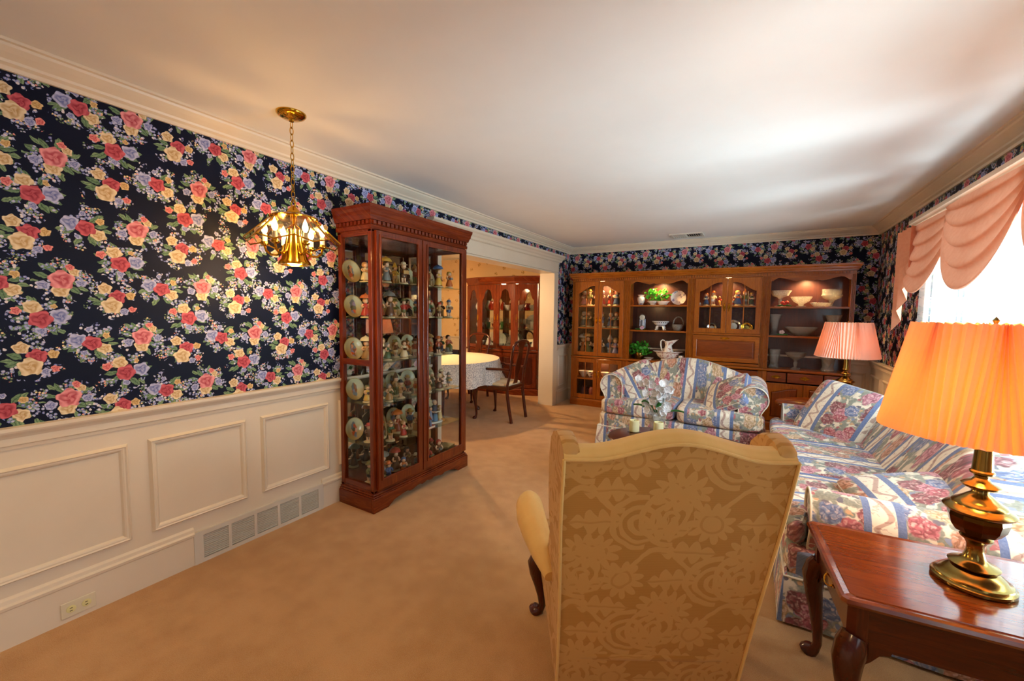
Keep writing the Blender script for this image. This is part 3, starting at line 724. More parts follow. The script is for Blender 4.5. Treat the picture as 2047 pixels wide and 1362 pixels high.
def fig_label(kind, cols, where):
    w = {'boy': f'{NOUN[kind]} with {cols[0]} jacket and {cols[1]} hat', 'gnome': f'{NOUN[kind]} with {cols[0]} coat and {cols[1]} cap', 'girl': f'{NOUN[kind]} with {cols[0]} dress and {cols[1]} bonnet',
         'sitter': f'{NOUN[kind]} with {cols[0]} top and {cols[1]} lap', 'umbrella': f'{NOUN[kind]} under {cols[1]} umbrella', 'player': f'{NOUN[kind]} with {cols[0]} jacket'}[kind]
    return w+', '+where

# ------------------------------------------------------------------ curio cabinet
CU = thing('curio_cabinet', 'tall cherry curio cabinet with glass doors and mirrored back', 'cabinet', (-2.34, 2.35, 0))
X0, X1, Y0, Y1 = -2.503, -2.165, 1.85, 2.85
def cu(name, mb, mat=None, parent=None, **k): return wpart(name, mb, mat or M['cherry'], CU, parent, **k)
def scallop(a0, a1, zt, zb, n=40):
    # bracket-foot apron outline: feet at the ends, ogee dips between
    def f(t):
        s = min(t, 1-t)
        if s < .13: return zb
        if s < .17: return zb+(.030)*((s-.13)/.04)
        if s < .30: return zb+.030+.018*math.sin((s-.17)/.13*PI/2)
        if s < .335: return zb+.048-.014*math.sin((s-.30)/.035*PI)
        if s < .44: return zb+.034+.020*math.sin((s-.335)/.105*PI/2)
        return zb+.054-.012*math.cos((s-.44)/.06*PI/2)+.0
    return [(a0, zt)]+[(a0+(a1-a0)*k/n, f(k/n)) for k in range(n+1)]+[(a1, zt)]
cu('base', MB().prism(scallop(Y0-.022, Y1+.022, .10, 0), X1, X1+.022, 'x'), bev=.003)
for y in (Y0-.022, Y1): cu('base_side', B(X0, X1, y, y+.022, 0, .10), bev=.003)
cu('base_moulding', MB().box(X0, X1+.018, Y0-.018, Y1+.018, .100, .112).box(X0, X1+.010, Y0-.010, Y1+.010, .112, .125), bev=.004)
cu('floor_board', B(X0, X1, Y0, Y1, .125, .14))
for (x, y) in ((X0, Y0), (X0, Y1-.034), (X1-.036, Y0), (X1-.036, Y1-.034)): cu('corner_post', B(x, x+.036, y, y+.034, .125, 1.90), bev=.004)
for y in (Y0+.002, Y1-.03):
    for z0, z1 in ((.14, .175), (.994, 1.035), (1.862, 1.90)): cu('side_rail', B(X0+.036, X1-.036, y, y+.028, z0, z1), bev=.002)
    for z0, z1 in ((.175, .994), (1.035, 1.862)): cu('side_glass', B(X0+.036, X1-.036, y+.012, y+.016, z0, z1), M['glass'], uv=uv_box)
cu('back_mirror', B(X0, X0+.006, Y0+.03, Y1-.03, .14, 1.90), M['mirror'], uv=uv_box)
cu('top_board', B(X0, X1, Y0, Y1, 1.885, 1.90))
CC = [(0, 1.90), (.012, 1.90), (.014, 1.925), (.008, 1.93), (.008, 1.955), (.020, 1.958), (.028, 1.985), (.034, 1.992), (.036, 2.012), (.044, 2.030), (.046, 2.05)]
def plan_moulding(prof, x0, x1, y0, y1):
    vs = []; fs = []
    for (o, z) in prof: vs += [(x0, y0-o, z), (x1+o, y0-o, z), (x1+o, y1+o, z), (x0, y1+o, z)]
    for i in range(len(prof)-1):
        for k in range(4):
            j = (k+1) % 4; fs.append((i*4+k, i*4+j, i*4+4+j, i*4+4+k))
    n = len(prof); fs += [(3, 2, 1, 0), (n*4-4, n*4-3, n*4-2, n*4-1)]
    return MB().add(vs, fs)
cu('cornice', plan_moulding(CC, X0, X1, Y0, Y1))
dt = MB()
for k in range(27): dt.box(X1+.008, X1+.020, Y0+.004+k*.0375, Y0+.026+k*.0375, 1.932, 1.954)
for k in range(9): dt.box(X0+.01+k*.0375, X0+.032+k*.0375, Y0-.020, Y0-.008, 1.932, 1.954)
d_ = cu('dentil_band', dt, uv=uv_box); d_['kind'] = 'stuff'
def yz(mb): # (s along y, z) frames facing +x
    mb.v = [(X1+v[1], v[0], v[2]) for v in mb.v]; return mb
for (s0, s1, st0, st1) in ((1.872, 2.303, .030, .042), (2.309, 2.842, .044, .064)):
    outer = [(s0, .15), (s1, .15), (s1, 1.893), (s0, 1.893)]; inner = [(s0+st0, .215), (s1-st1, .215), (s1-st1, 1.862), (s0+st0, 1.862)]
    d = cu('door', yz(ring(outer, inner, .0, .024)), bev=.004)
    inner2 = [(a+(.010 if i in (0, 3) else -.010), z+(.010 if i < 2 else -.010)) for i, (a, z) in enumerate(inner)]
    cu('door_bead', yz(ring([(a+(-.006 if i in (0, 3) else .006), z+(-.006 if i < 2 else .006)) for i, (a, z) in enumerate(inner)], inner2, .018, .031)), None, d, bev=.003)
    cu('door_glass', yz(glass_in(inner, .008)), M['glass'], d, uv=uv_box)
SHZ = [.433, .722, 1.015, 1.315, 1.56]
for z in SHZ: cu('glass_shelf', B(X0+.008, X1-.012, Y0+.034, Y1-.034, z-.006, z), M['shelf_glass'], uv=uv_box)

def plate_mat():
    g = G('painted_collector_plate'); o = g.obj(); x, y, z = g.sep(o)
    r = g.m('SQRT', x*x+z*z); rnd = V(g, g.t.nodes.new('ShaderNodeObjectInfo').outputs['Random'])
    c = g.mix(g.smooth(z, -.05, .05), '#b09458', '#c4c6a4')
    off = g.comb(x+rnd*9.0, z+rnd*3.0, y)
    n = g.noise(off, 32, 2); d, cc = g.voro(off, 42, ('Distance', 'Color')); a, b, _ = g.sep(cc)
    e = g.m('SQRT', x*x*4.2+(z+.006)*(z+.006))+(n-.5)*.05
    fig = g.ramp(a, [(0, '#8a5a34'), (.2, '#6d7a86'), (.4, '#c0572c'), (.55, '#5d5a44'), (.7, '#8a86a6'), (.85, '#d9a07a')], 'CONSTANT')
    c = g.mix(g.smooth(e, .056, .046), c, fig)
    rim = g.smooth(g.m('ABSOLUTE', r-.0765), .0022, .0010)
    c = g.mix(rim, c, '#b08a3a')
    return g.done(g.bsdf(c, .12, 0, None, .5))
M['plate'] = plate_mat()
pl_mb = MB().lathe([(.0, .0), (.045, .0), (.052, .004), (.079, .012), (.080, .014), (.052, .0075), (.045, .004), (.0, .004)], 32)
pl_mb.v = [(v[0], -v[2], v[1]) for v in pl_mb.v]
PLM = mesh_of(pl_mb, 'collector_plate', M['plate'], True, uv_box)
SHN = ['bottom shelf', 'fifth shelf', 'fourth shelf', 'third shelf', 'second shelf', 'top shelf']
rnd = random.Random(11)
for li, z in enumerate([.14]+SHZ):
    if li == 0: continue
    for k, y in enumerate((1.925, 2.135, 2.30, 2.465, 2.70)):
        o = link('collector_plate', PLM, None, (-2.462+rnd.uniform(-.004, .004), y+rnd.uniform(-.012, .012), z+.081), (R(-12), 0, R(90)+rnd.uniform(-.06, .06)))
        tag(o, f'round painted picture plate, {ORD[k]} from left on curio {SHN[li]}', 'plate', 'collector plates in the curio cabinet')
JC = ['rust', 'brown', 'olive', 'green', 'blue', 'grey', 'tan', 'red', 'orange', 'brown', 'cream', 'yellow', 'rust', 'tan']
CCOL = ['brown', 'grey', 'yellow', 'orange', 'black', 'tan', 'olive', 'red', 'cream', 'blue']
TC = ['brown', 'black', 'olive', 'tan', 'grey', 'blue', 'cream']
for li, z in enumerate([.14]+SHZ):
    sp = []
    for k in range(7): sp.append((-2.225+rnd.uniform(-.012, .012), 1.912+k*.132+rnd.uniform(-.012, .012)))
    for k in range(7): sp.append((-2.325+rnd.uniform(-.014, .014), 1.945+k*.130+rnd.uniform(-.012, .012)))
    if li == 1: sp = [p for p in sp if not (p[1] > 2.50 and p[0] > -2.38)]
    if li == 0: sp = [p for p in sp if not (p[1] > 2.66)]
    sp.sort(key=lambda p: proj_x((p[0], p[1], z)))
    for k, (x, y) in enumerate(sp):
        kind = rnd.choice(['boy', 'boy', 'girl', 'girl', 'gnome', 'sitter', 'umbrella', 'player']); sc = rnd.uniform(.98, 1.32)
        cols = (rnd.choice(JC), rnd.choice(CCOL), rnd.choice(TC))
        figurine(kind, (x, y, z), R(90)+rnd.uniform(-.7, .3), sc, rnd, fig_label(kind, cols, f'{ORD[k]} from left on curio {SHN[li]}'), 'painted figurines in the curio cabinet', cols=cols)
# reading group on the fifth shelf and the small wooden box below it
gp = thing('figurine_group', 'figurine group of tall man in dark coat reading with children', 'figurine', (-2.29, 2.60, .433), R(80))
part('base', MB().lathe([(.075, 0), (.08, .004), (.075, .014), (0, .014)], 20, sy=.6), plain('#dcd8cc', .4), gp, True)
part('coat', MB().lathe([(.026, .014), (.028, .05), (.024, .09), (.027, .12), (.026, .14), (.012, .152), (0, .153)], 14, sy=.8), plain('#3c4250', .5), gp, True)
part('trousers', MB().lathe([(.027, .013), (.024, .06), (.022, .075)], 12, c=(0, -.004, 0)), plain('#5f8fb4', .5), gp, True)
part('head', MB().sphere((0, -.004, .170), .019, .019, .022), M['skin'], gp, True)
part('hair', MB().lathe([(.020, .168), (.021, .178), (.014, .190), (0, .194)], 12, c=(0, .003, 0)), plain('#b4b0a8', .6), gp, True)
part('book', MB().box(-.03, .03, -.052, -.026, .096, .101), plain('#e2d8c0', .5), gp)
for s_, cl, hr in ((-1, '#7d8fae', '#7a4a1e'), (1, '#dcc88c', '#c9a04c')):
    part('dress', MB().lathe([(.022, .03), (.018, .07), (.014, .085), (.017, .1), (.006, .112)], 12, c=(s_*.05, -.008, 0)), plain(cl, .5), gp, True)
    part('leg', MB().tube([(s_*.05, -.008, .034), (s_*.05, -.008, .012)], .009, 8), M['skin'], gp, True)
    part('child_head', MB().sphere((s_*.05, -.01, .125), .0155), M['skin'], gp, True)
    part('child_hair', MB().lathe([(.0165, .122), (.017, .13), (.011, .14), (0, .143)], 12, c=(s_*.05, -.006, 0)), plain(hr, .6), gp, True)
    part('arm', MB().tube([(s_*.045, -.014, .104), (s_*.034, -.03, .098), (s_*.02, -.038, .1)], .006, 8), M['skin'], gp, True)
bx_ = thing('wooden_box', 'small tan wooden box at the right end of the curio bottom shelf', 'box', (-2.27, 2.73, .14), R(8))
part('box_body', B(-.05, .05, -.055, .055, 0, .055), plain('#8a7448', .6), bx_, bev=.002)
part('box_lid', B(-.052, .052, -.057, .057, .056, .07), plain('#9a8452', .6), bx_, bev=.002)
part('paper_label', B(.0525, .0535, -.03, .03, .012, .044), plain('#e0dcc8', .6), bx_)
bk = thing('book', 'small red covered book lying on the curio fifth shelf', 'book', (-2.215, 2.44, .433), R(5))
part('cover', MB().box(-.035, .035, -.05, .05, 0, .003).box(-.035, .035, -.05, .05, .018, .021).box(-.038, -.035, -.05, .05, 0, .021), plain('#b04a3c', .5), bk)
part('pages', B(-.034, .033, -.048, .048, .003, .018), plain('#e6dfcc', .7), bk)
# ------------------------------------------------------------------ wall unit: four bookcase cabinets side by side
UF, UB = 5.735, 6.005
UX = [(-2.352, -1.540), (-1.540, -.722), (-.722, .100), (.100, .922)]
ULAB = ['honey oak cabinet with glass doors full of dolls, beside the dining opening', 'honey oak open bookcase holding ivy bowls and washbasin pitcher', 'honey oak secretary cabinet with arched glass doors and drop front', 'honey oak open bookcase of crystal above three drawers, behind the far lamp']
UC = [(0, 1.865), (.010, 1.868), (.014, 1.885), (.024, 1.893), (.030, 1.912), (.040, 1.925), (.043, 1.945)]
def fluted(u, x0, x1, z0, z1):
    n = 4; w = (x1-x0); pts = [(x0, UF), (x0, UF-.010)]
    for k in range(n):
        a = x0+w*(.12+.76*k/n); b = x0+w*(.12+.76*(k+1)/n)
        pts += [(a+.002, UF-.010), (a+.004, UF-.005), (b-.004, UF-.005), (b-.002, UF-.010)]
    pts += [(x1, UF-.010), (x1, UF)]
    return wpart('pilaster', MB().prism(pts, z0, z1, 'z'), M['oak'], u)
def scallop_valance(x0, x1, zt, zlow):
    pts = []
    n = 48
    for k in range(n+1):
        t = k/n; s = abs(2*t-1)
        if s > .94: z = zlow-.005
        elif s > .80: z = zlow+.032*math.sin((.94-s)/.14*PI/2)
        elif s > .30: z = zlow+.032-.040*(.5-.5*math.cos((.80-s)/.50*PI))
        elif s > .18: z = zlow-.008+.012*((.30-s)/.12)
        else: z = zlow+.004-.012*math.cos(s/.18*PI/2)
        pts.append((x0+(x1-x0)*t, z))
    return MB().prism([(x0, zt)]+pts+[(x1, zt)], UF-.004, UF+.014, 'y')
def arch_for(side, zlow, zhigh):
    # arch rises towards the meeting stile; t runs right -> left
    def f(t):
        q = t if side == 'R' else 1-t
        return zlow+(zhigh-zlow)*(.5-.5*math.cos(PI*min(1, q*1.12)))**.8 if q < .9 else zhigh
    return f
def glass_door(u, x0, x1, z0, z1, side, zl, zh, bars, st=.056, nm='door'):
    o, i = outlines(x0, x1, z0, z1, st, st, arch_for(side, zl, zh))
    d = wpart(nm, ring(o, i, UF-.020, UF-.001), M['oak'], u, bev=.003)
    wpart('door_glass', glass_in(i, UF-.010), M['glass'], u, d, uv=uv_box)
    xm = (x0+x1)/2
    wpart('muntin', B(xm-.005, xm+.005, UF-.017, UF-.011, z0+st, arch_for(side, zl, zh)(.5)+.004), M['oak'], u, d)
    for z in bars: wpart('muntin', B(x0+st, x1-st, UF-.017, UF-.011, z-.006, z+.006), M['oak'], u, d)
    hx = x1-st*.42 if side == 'L' else x0+st*.42
    wpart('handle', handle_mb((hx, UF-.020, (z0+z1)/2-.02 if nm == 'door' else z1-.22), True, .022, .105), M['brass'], u, d, smooth=True)
    return d
def panel_door(u, x0, x1, z0, z1, side=None, arched=True, nm='door'):
    st = .052; zl = z1-st-.055 if arched else z1-st
    f = arch_for(side, zl, z1-st) if arched else (lambda t: z1-st)
    o, i = outlines(x0, x1, z0, z1, st, st, f)
    d = wpart(nm, ring(o, i, UF-.022, UF-.001), M['oak'], u, bev=.003)
    cx = sum(p[0] for p in i)/len(i); cz = (z0+z1)/2
    i2 = [(cx+(p[0]-cx)*.90, cz+(p[1]-cz)*.90) for p in i]
    n = len(i); vs = [(p[0], UF-.008, p[1]) for p in i]+[(p[0], UF-.017, p[1]) for p in i2]
    wpart('raised_panel', MB().add(vs, [(k, (k+1) % n, n+(k+1) % n, n+k) for k in range(n)]+[tuple(range(n, 2*n))]), M['oak_dark'], u, d)
    return d
UNITS = []
for ui, (x0, x1) in enumerate(UX):
    u = thing('bookcase_unit', ULAB[ui], 'cabinet', ((x0+x1)/2, (UF+UB)/2, 0), 0, 'wall unit cabinets along the far wall'); UNITS.append(u)
    w = lambda name, mb, mat=M['oak'], parent=None, **k: wpart(name, mb, mat, u, parent, **k)
    w('plinth', MB().prism([(UF-.022, 0), (UF-.022, .085), (UF-.016, .092), (UF-.012, .105), (UB, .105), (UB, 0)], x0+.001, x1-.001, 'x'))
    for a in (x0+.001, x1-.019): w('side_panel', B(a, a+.018, UF, UB, .105, 1.865))
    w('back_panel', B(x0+.019, x1-.019, UB-.012, UB, .105, 1.865), M['oak_back'])
    w('base_board', B(x0+.019, x1-.019, UF, UB-.012, .105, .125))
    w('counter', MB().prism([(UF-.030, .712), (UF-.034, .720), (UF-.034, .730), (UF-.026, .738), (UB-.012, .738), (UB-.012, .706), (UF-.018, .706)], x0+.001, x1-.001, 'x'))
    w('top_board', B(x0+.019, x1-.019, UF, UB-.012, 1.845, 1.863))
    vs = []; fs = []
    for (o, z) in UC: vs += [(x0-o*(ui == 0), UF-.012-o, z), (x1+o*(ui == 3), UF-.012-o, z), (x1+o*(ui == 3), UB, z), (x0-o*(ui == 0), UB, z)]
    for i in range(len(UC)-1):
        for k in range(4): fs.append((i*4+k, i*4+(k+1) % 4, i*4+4+(k+1) % 4, i*4+4+k))
    fs += [(3, 2, 1, 0), tuple(len(UC)*4-4+k for k in range(4))]
    w('cornice', MB().add(vs, fs))
    w('frieze', B(x0+.001, x1-.001, UF-.012, UF, 1.826, 1.865))
    dt = MB()
    for k in range(27): dt.box(x0+.006+k*.0302, x0+.024+k*.0302, UF-.022, UF-.011, 1.838, 1.862)
    w('dentil_band', dt, uv=uv_box)['kind'] = 'stuff'
    fluted(u, x0+.002, x0+.044, .740, 1.826); fluted(u, x1-.044, x1-.002, .740, 1.826)
    for a in (x0+.002, x1-.044): w('lower_stile', B(a, a+.042, UF-.010, UF, .105, .706))
    a, b = x0+.046, x1-.046; mid = (a+b)/2
    if ui == 0:
        glass_door(u, a, mid-.002, .748, 1.822, 'L', 1.655, 1.762, [1.47, 1.155]); glass_door(u, mid+.002, b, .748, 1.822, 'R', 1.655, 1.762, [1.47, 1.155])
        for (p, q, s_) in ((a, mid-.002, 'L'), (mid+.002, b, 'R')): glass_door(u, p, q, .115, .700, s_, .645, .646, [.40], nm='lower_door')
        for z in (1.16, 1.475, .41): w('shelf', B(x0+.02, x1-.02, UF+.012, UB-.013, z-.018, z), bev=.002)
    elif ui == 1:
        w('valance', scallop_valance(x0+.044, x1-.044, 1.826, 1.775))
        for z in (1.489, 1.147): w('shelf', B(x0+.02, x1-.02, UF+.004, UB-.013, z-.022, z), bev=.002)
        panel_door(u, a, mid-.002, .115, .700, 'L'); panel_door(u, mid+.002, b, .115, .700, 'R')
    elif ui == 2:
        glass_door(u, a, mid-.002, 1.142, 1.822, 'L', 1.66, 1.768, [1.475]); glass_door(u, mid+.002, b, 1.142, 1.822, 'R', 1.66, 1.768, [1.475])
        w('shelf', B(x0+.02, x1-.02, UF+.012, UB-.013, 1.462, 1.48), bev=.002); w('shelf', B(x0+.02, x1-.02, UF, UB-.013, 1.112, 1.14), bev=.002)
        d = w('drop_front', ring([(a, .785), (b, .785), (b, 1.108), (a, 1.108)], [(a+.045, .835), (b-.045, .835), (b-.045, 1.050), (a+.045, 1.050)], UF-.022, UF-.001), bev=.004)
        w('raised_panel', MB().box(a+.045, b-.045, UF-.012, UF-.004, .835, 1.050).box(a+.065, b-.065, UF-.018, UF-.012, .855, 1.030), M['oak_dark'], d, bev=.004)
        w('handle', handle_mb((mid, UF-.022, 1.078), False, .018, .115), M['brass'], d, smooth=True)
        w('desk_ledge', B(a, b, UF-.014, UF, .742, .775), bev=.004)
        for (p, q) in ((a, mid-.006), (mid+.006, b)):
            d = w('drawer', B(p, q, UF-.020, UF-.001, .590, .696), M['oak_dark'], bev=.004); w('handle', handle_mb(((p+q)/2, UF-.020, .645), False, .022, .10), M['brass'], d, smooth=True)
        panel_door(u, a, mid-.002, .115, .575, 'L'); panel_door(u, mid+.002, b, .115, .575, 'R')
    else:
        w('valance', scallop_valance(x0+.044, x1-.044, 1.826, 1.775))
        for z in (1.473, 1.134): w('shelf', B(x0+.02, x1-.02, UF+.004, UB-.013, z-.022, z), bev=.002)
        for (p, q) in ((a, .338), (.350, .684), (.696, b)):
            d = w('drawer', B(p, q, UF-.020, UF-.001, .588, .698), M['oak_dark'], bev=.004)
            w('handle', handle_mb(((p+q)/2, UF-.020, .648), False, .030, .10), M['brass'], d, smooth=True)
        for (p, q, s_) in ((a, .507, 'L'), (.511, b, 'R')):
            d = panel_door(u, p, q, .115, .572, s_)
            w('handle', handle_mb((q-.02 if s_ == 'L' else p+.02, UF-.022, .40), True, .010, .04), M['brass'], d, smooth=True)
    # small puck lamp under the top board
    w('puck_lamp', MB().lathe([(.03, 1.842), (.03, 1.832), (.022, 1.828), (0, 1.828)], 18, c=((x0+x1)/2, (UF+UB)/2, 0)), M['bulb_soft'], smooth=True)
    light('bookcase_lamp', 'SPOT', ((x0+x1)/2, (UF+UB)/2-.03, 1.812), [10, 14, 7, 14][ui], (1.0, .62, .26), .02, rot=(R(14), 0, 0), spot=R(135), blend=.6)
light('bookcase_lamp', 'POINT', (-1.95, 5.9, .64), 1.6, (1.0, .66, .25), .03)

# ---- contents
def lobj(name, prof, mat, loc, label, cat, group=None, seg=28, ripple=None, sx=1, sy=1, rz=0):
    return tag(part(name, MB().lathe(prof, seg, ripple=ripple, sx=sx, sy=sy), mat, None, True, uv=uv_box, loc=loc, rot=(0, 0, rz)), label, cat, group)
wavy = lambda n, a: (lambda t, z: 1+a*math.cos(n*t))
SD = 5.86
def leaf_mesh(name, mat, l=.04, w=.036):
    pts = [(0, 0), (.45, .12), (.5, .45), (.3, .78), (0, 1), (-.3, .78), (-.5, .45), (-.45, .12)]
    vs = [(0, l*.45, -.004)]+[(x*w, y*l, .004*abs(x)*2) for x, y in pts]
    return mesh_of(MB().add(vs, [(0, i+1, (i+1) % 8+1) for i in range(8)]), name, mat, True, uv_box, 80)
LEAF = leaf_mesh('leaf', M['leaf'])
def ivy(root, c, rx, ry, h, n, rnd, up=.6):
    st = MB()
    for k in range(n):
        a = rnd.uniform(0, 2*PI); q = rnd.uniform(.25, 1)**.6; t = rnd.uniform(0, 1)
        p = Vector((c[0]+rx*q*math.cos(a), c[1]+ry*q*math.sin(a), c[2]+h*t*(1.1-.55*q)))
        o = link('leaf', LEAF, root, p, (rnd.uniform(.3, 1.3), rnd.uniform(-.4, .4), rnd.uniform(-1.2, 1.2)+(PI if rnd.random() < .15 else 0)))
        s_ = rnd.uniform(.8, 1.5); o.scale = (s_, s_, s_)
    for k in range(9):
        a = 2*PI*k/9; st.tube([(c[0], c[1], c[2]-.02), (c[0]+rx*.3*math.cos(a), c[1]+ry*.3*math.sin(a), c[2]+h*.4), (c[0]+rx*.7*math.cos(a), c[1]+ry*.7*math.sin(a), c[2]+h*.55)], .002, 5)
    part('stems', st, M['leaf_dark'], root)['kind'] = 'stuff'
rv = random.Random(5)
lobj('vase', [(.028, 0), (.030, .006), (.05, .06), (.054, .085), (.046, .108), (.034, .120), (.036, .130), (.048, .142), (.044, .142), (.030, .122), (0, .11)], M['china_flower'], (-1.385, SD, 1.489), 'white porcelain vase with small sprigs, left end of the ivy shelf', 'vase')
pt = thing('ivy_planter', 'bright green ivy spilling from white porcelain bowls under the shelf light', 'plant', (-1.15, SD-.01, 1.489))
part('planter_bowl', MB().lathe([(.03, 0), (.034, .006), (.03, .014), (.05, .03), (.075, .055), (.078, .058), (.07, .058), (0, .03)], 24, c=(-.07, 0, 0), sx=1.05, sy=.8, ripple=wavy(6, .04)), M['china'], pt, True)
part('planter_bowl', MB().lathe([(.045, 0), (.05, .006), (.065, .035), (.084, .052), (.078, .054), (0, .02)], 24, c=(.065, -.02, 0), sx=1.05, sy=.7, ripple=wavy(8, .03)), M['china'], pt, True)
ivy(pt, (-.02, 0, .055), .155, .065, .19, 95, rv)
ps = thing('display_plate', 'white rimmed plate with leaf border standing right of the shelf ivy', 'plate', (-.90, SD+.02, 1.489))
pm = MB().lathe([(0, 0), (.06, 0), (.07, .005), (.095, .012), (.097, .015), (.07, .009), (.06, .004), (0, .004)], 36); pm.v = [(v[0], -v[2], v[1]+.10) for v in pm.v]
part('plate', pm, M['china_flower'], ps, True, uv=uv_box, rot=(R(-10), 0, R(14)))
part('easel', MB().tube([(-.04, -.03, .012), (-.04, -.02, 0), (-.04, .05, .0), (0, .03, .09), (.04, .05, 0), (.04, -.02, 0), (.04, -.03, .012)], .003, 6), M['brass'], ps, True)
dc = thing('anniversary_clock', 'glass domed clock with white dial and posts on the middle shelf', 'clock', (-1.355, SD, 1.147))
part('base', MB().lathe([(.066, 0), (.068, .006), (.064, .018), (.055, .022), (0, .022)], 28), M['brass_old'], dc, True)
part('dome', MB().lathe([(.060, .02), (.060, .19), (.056, .215), (.042, .24), (.02, .254), (0, .258)], 28, closed=False), M['clear'], dc, True)
dl = MB().lathe([(.036, 0), (.036, .008), (.032, .010), (0, .010)], 28); dl.v = [(v[0], -v[2]-.012, v[1]+.172) for v in dl.v]
part('dial', dl, plain('#ece6d2', .3), dc, True)
for x in (-.035, .035, 0): part('post', MB().tube([(x, .006, .02), (x, .006, .15)], .004 if x else .0025, 8), M['chrome'], dc, True)
part('pendulum', MB().lathe([(.026, .042), (.028, .048), (.026, .054), (0, .056)], 16), M['brass'], dc, True)
fl = thing('porcelain_flower', 'small pink porcelain blossom with leaves before the domed clock', 'ornament', (-1.36, SD-.085, 1.147))
for k in range(6):
    a = k*PI/3; part('petal', MB().sphere((.02+.016*math.cos(a), .0, .026+.016*math.sin(a)), .013, .008, .013, 8, 6), plain('#c8a4c0', .3), fl, True)
for k in range(4): part('leaf', MB().sphere((-.055+.03*k, .004, .010), .022, .012, .008, 8, 6), M['leaf_dark'], fl, True)
rb = thing('footed_bowl', 'pierced white porcelain bowl on curved feet, middle of the shelf', 'bowl', (-1.11, SD-.01, 1.147))
def pierced():
    g = G('pierced_porcelain'); x, y, z = g.sep(g.obj()); th = g.m('ARCTAN2', y, x)
    q = g.m('ABSOLUTE', g.m('SINE', th*11)); r_ = g.m('ABSOLUTE', g.m('SINE', (z-.05)*85))
    return g.done(g.bsdf(g.mix(g.smooth(q*r_, .68, .76)*(z > .058)*(z < .118), '#e4e6ea', '#3a2c28'), .2))
part('bowl', MB().lathe([(.02, .048), (.05, .056), (.08, .085), (.112, .122), (.108, .124), (.075, .09), (.045, .062), (0, .056)], 40), pierced(), rb, True)
for k in range(4):
    a = PI/4+k*PI/2; part('foot', MB().tube([(.04*math.cos(a), .04*math.sin(a), .056), (.066*math.cos(a), .066*math.sin(a), .044), (.064*math.cos(a), .064*math.sin(a), .02), (.078*math.cos(a), .078*math.sin(a), .006)], [.012, .011, .009, .010], 8), M['china'], rb, True)
bs = thing('glass_basket', 'smoky glass basket with looped handle at the middle shelf end', 'basket', (-.885, SD, 1.147))
part('bowl', MB().lathe([(.045, 0), (.05, .006), (.07, .035), (.076, .07), (.070, .085), (.064, .07), (.045, .012), (0, .01)], 28, ripple=wavy(12, .03)), crystal('smoky_glass', (.62, .5, .42, 1), .16), bs, True)
part('handle', MB().tube([(.066*math.cos(PI*k/12), 0, .08+.105*math.sin(PI*k/12)) for k in range(13)], .009, 8), bpy.data.materials['smoky_glass'], bs, True)
pv = thing('potted_ivy', 'bushy dark green ivy in brass pot, lower shelf beside pitcher', 'plant', (-1.38, SD-.01, .738))
part('pot', MB().lathe([(.045, 0), (.062, .03), (.066, .07), (.058, .095), (.062, .1), (.05, .1), (0, .08)], 24), M['brass_old'], pv, True)
ivy(pv, (.0, -.02, .05), .15, .075, .22, 110, rv)
lobj('dish', [(.03, 0), (.032, .008), (.066, .03), (.062, .031), (0, .012)], M['china'], (-1.235, SD-.07, .738), 'small shallow white dish in front of the brass-potted ivy', 'dish')
ba = thing('washbasin', 'wide pink floral porcelain washbasin on the lower shelf', 'basin', (-1.005, SD, .738))
part('basin', MB().lathe([(.085, 0), (.088, .012), (.08, .02), (.13, .055), (.155, .105), (.195, .122), (.194, .127), (.15, .113), (.12, .06), (.06, .03), (0, .028)], 40, sy=.68), M['transfer'], ba, True)
pc = thing('pitcher', 'tall pink floral porcelain pitcher standing in the washbasin', 'pitcher', (-1.0, SD, .768))
pmb = MB().lathe([(.055, 0), (.06, .006), (.07, .04), (.068, .09), (.05, .14), (.040, .175), (.045, .205), (.058, .235), (.054, .235), (.036, .18), (0, .16)], 32)
pmb.v = [(v[0]+(max(0, v[0])*1.3*max(0, (v[2]-.17)/.065)), v[1]*(1-.25*max(0, (v[2]-.2)/.035)), v[2]+max(0, v[0])*.5*max(0, (v[2]-.19)/.045)) for v in pmb.v]
part('body', pmb, M['transfer'], pc, True)
part('handle', MB().tube([(-.05, 0, .235), (-.075, 0, .25), (-.098, 0, .23), (-.1, 0, .18), (-.088, 0, .12), (-.066, 0, .085)], [.009, .009, .010, .010, .009, .008], 8), M['china'], pc, True)
lobj('cup', [(.024, 0), (.027, .004), (.031, .05), (.033, .082), (.030, .082), (.026, .01), (0, .008)], M['transfer'], (-.822, SD-.075, .738), 'small straight porcelain cup beside the pink washbasin', 'cup')
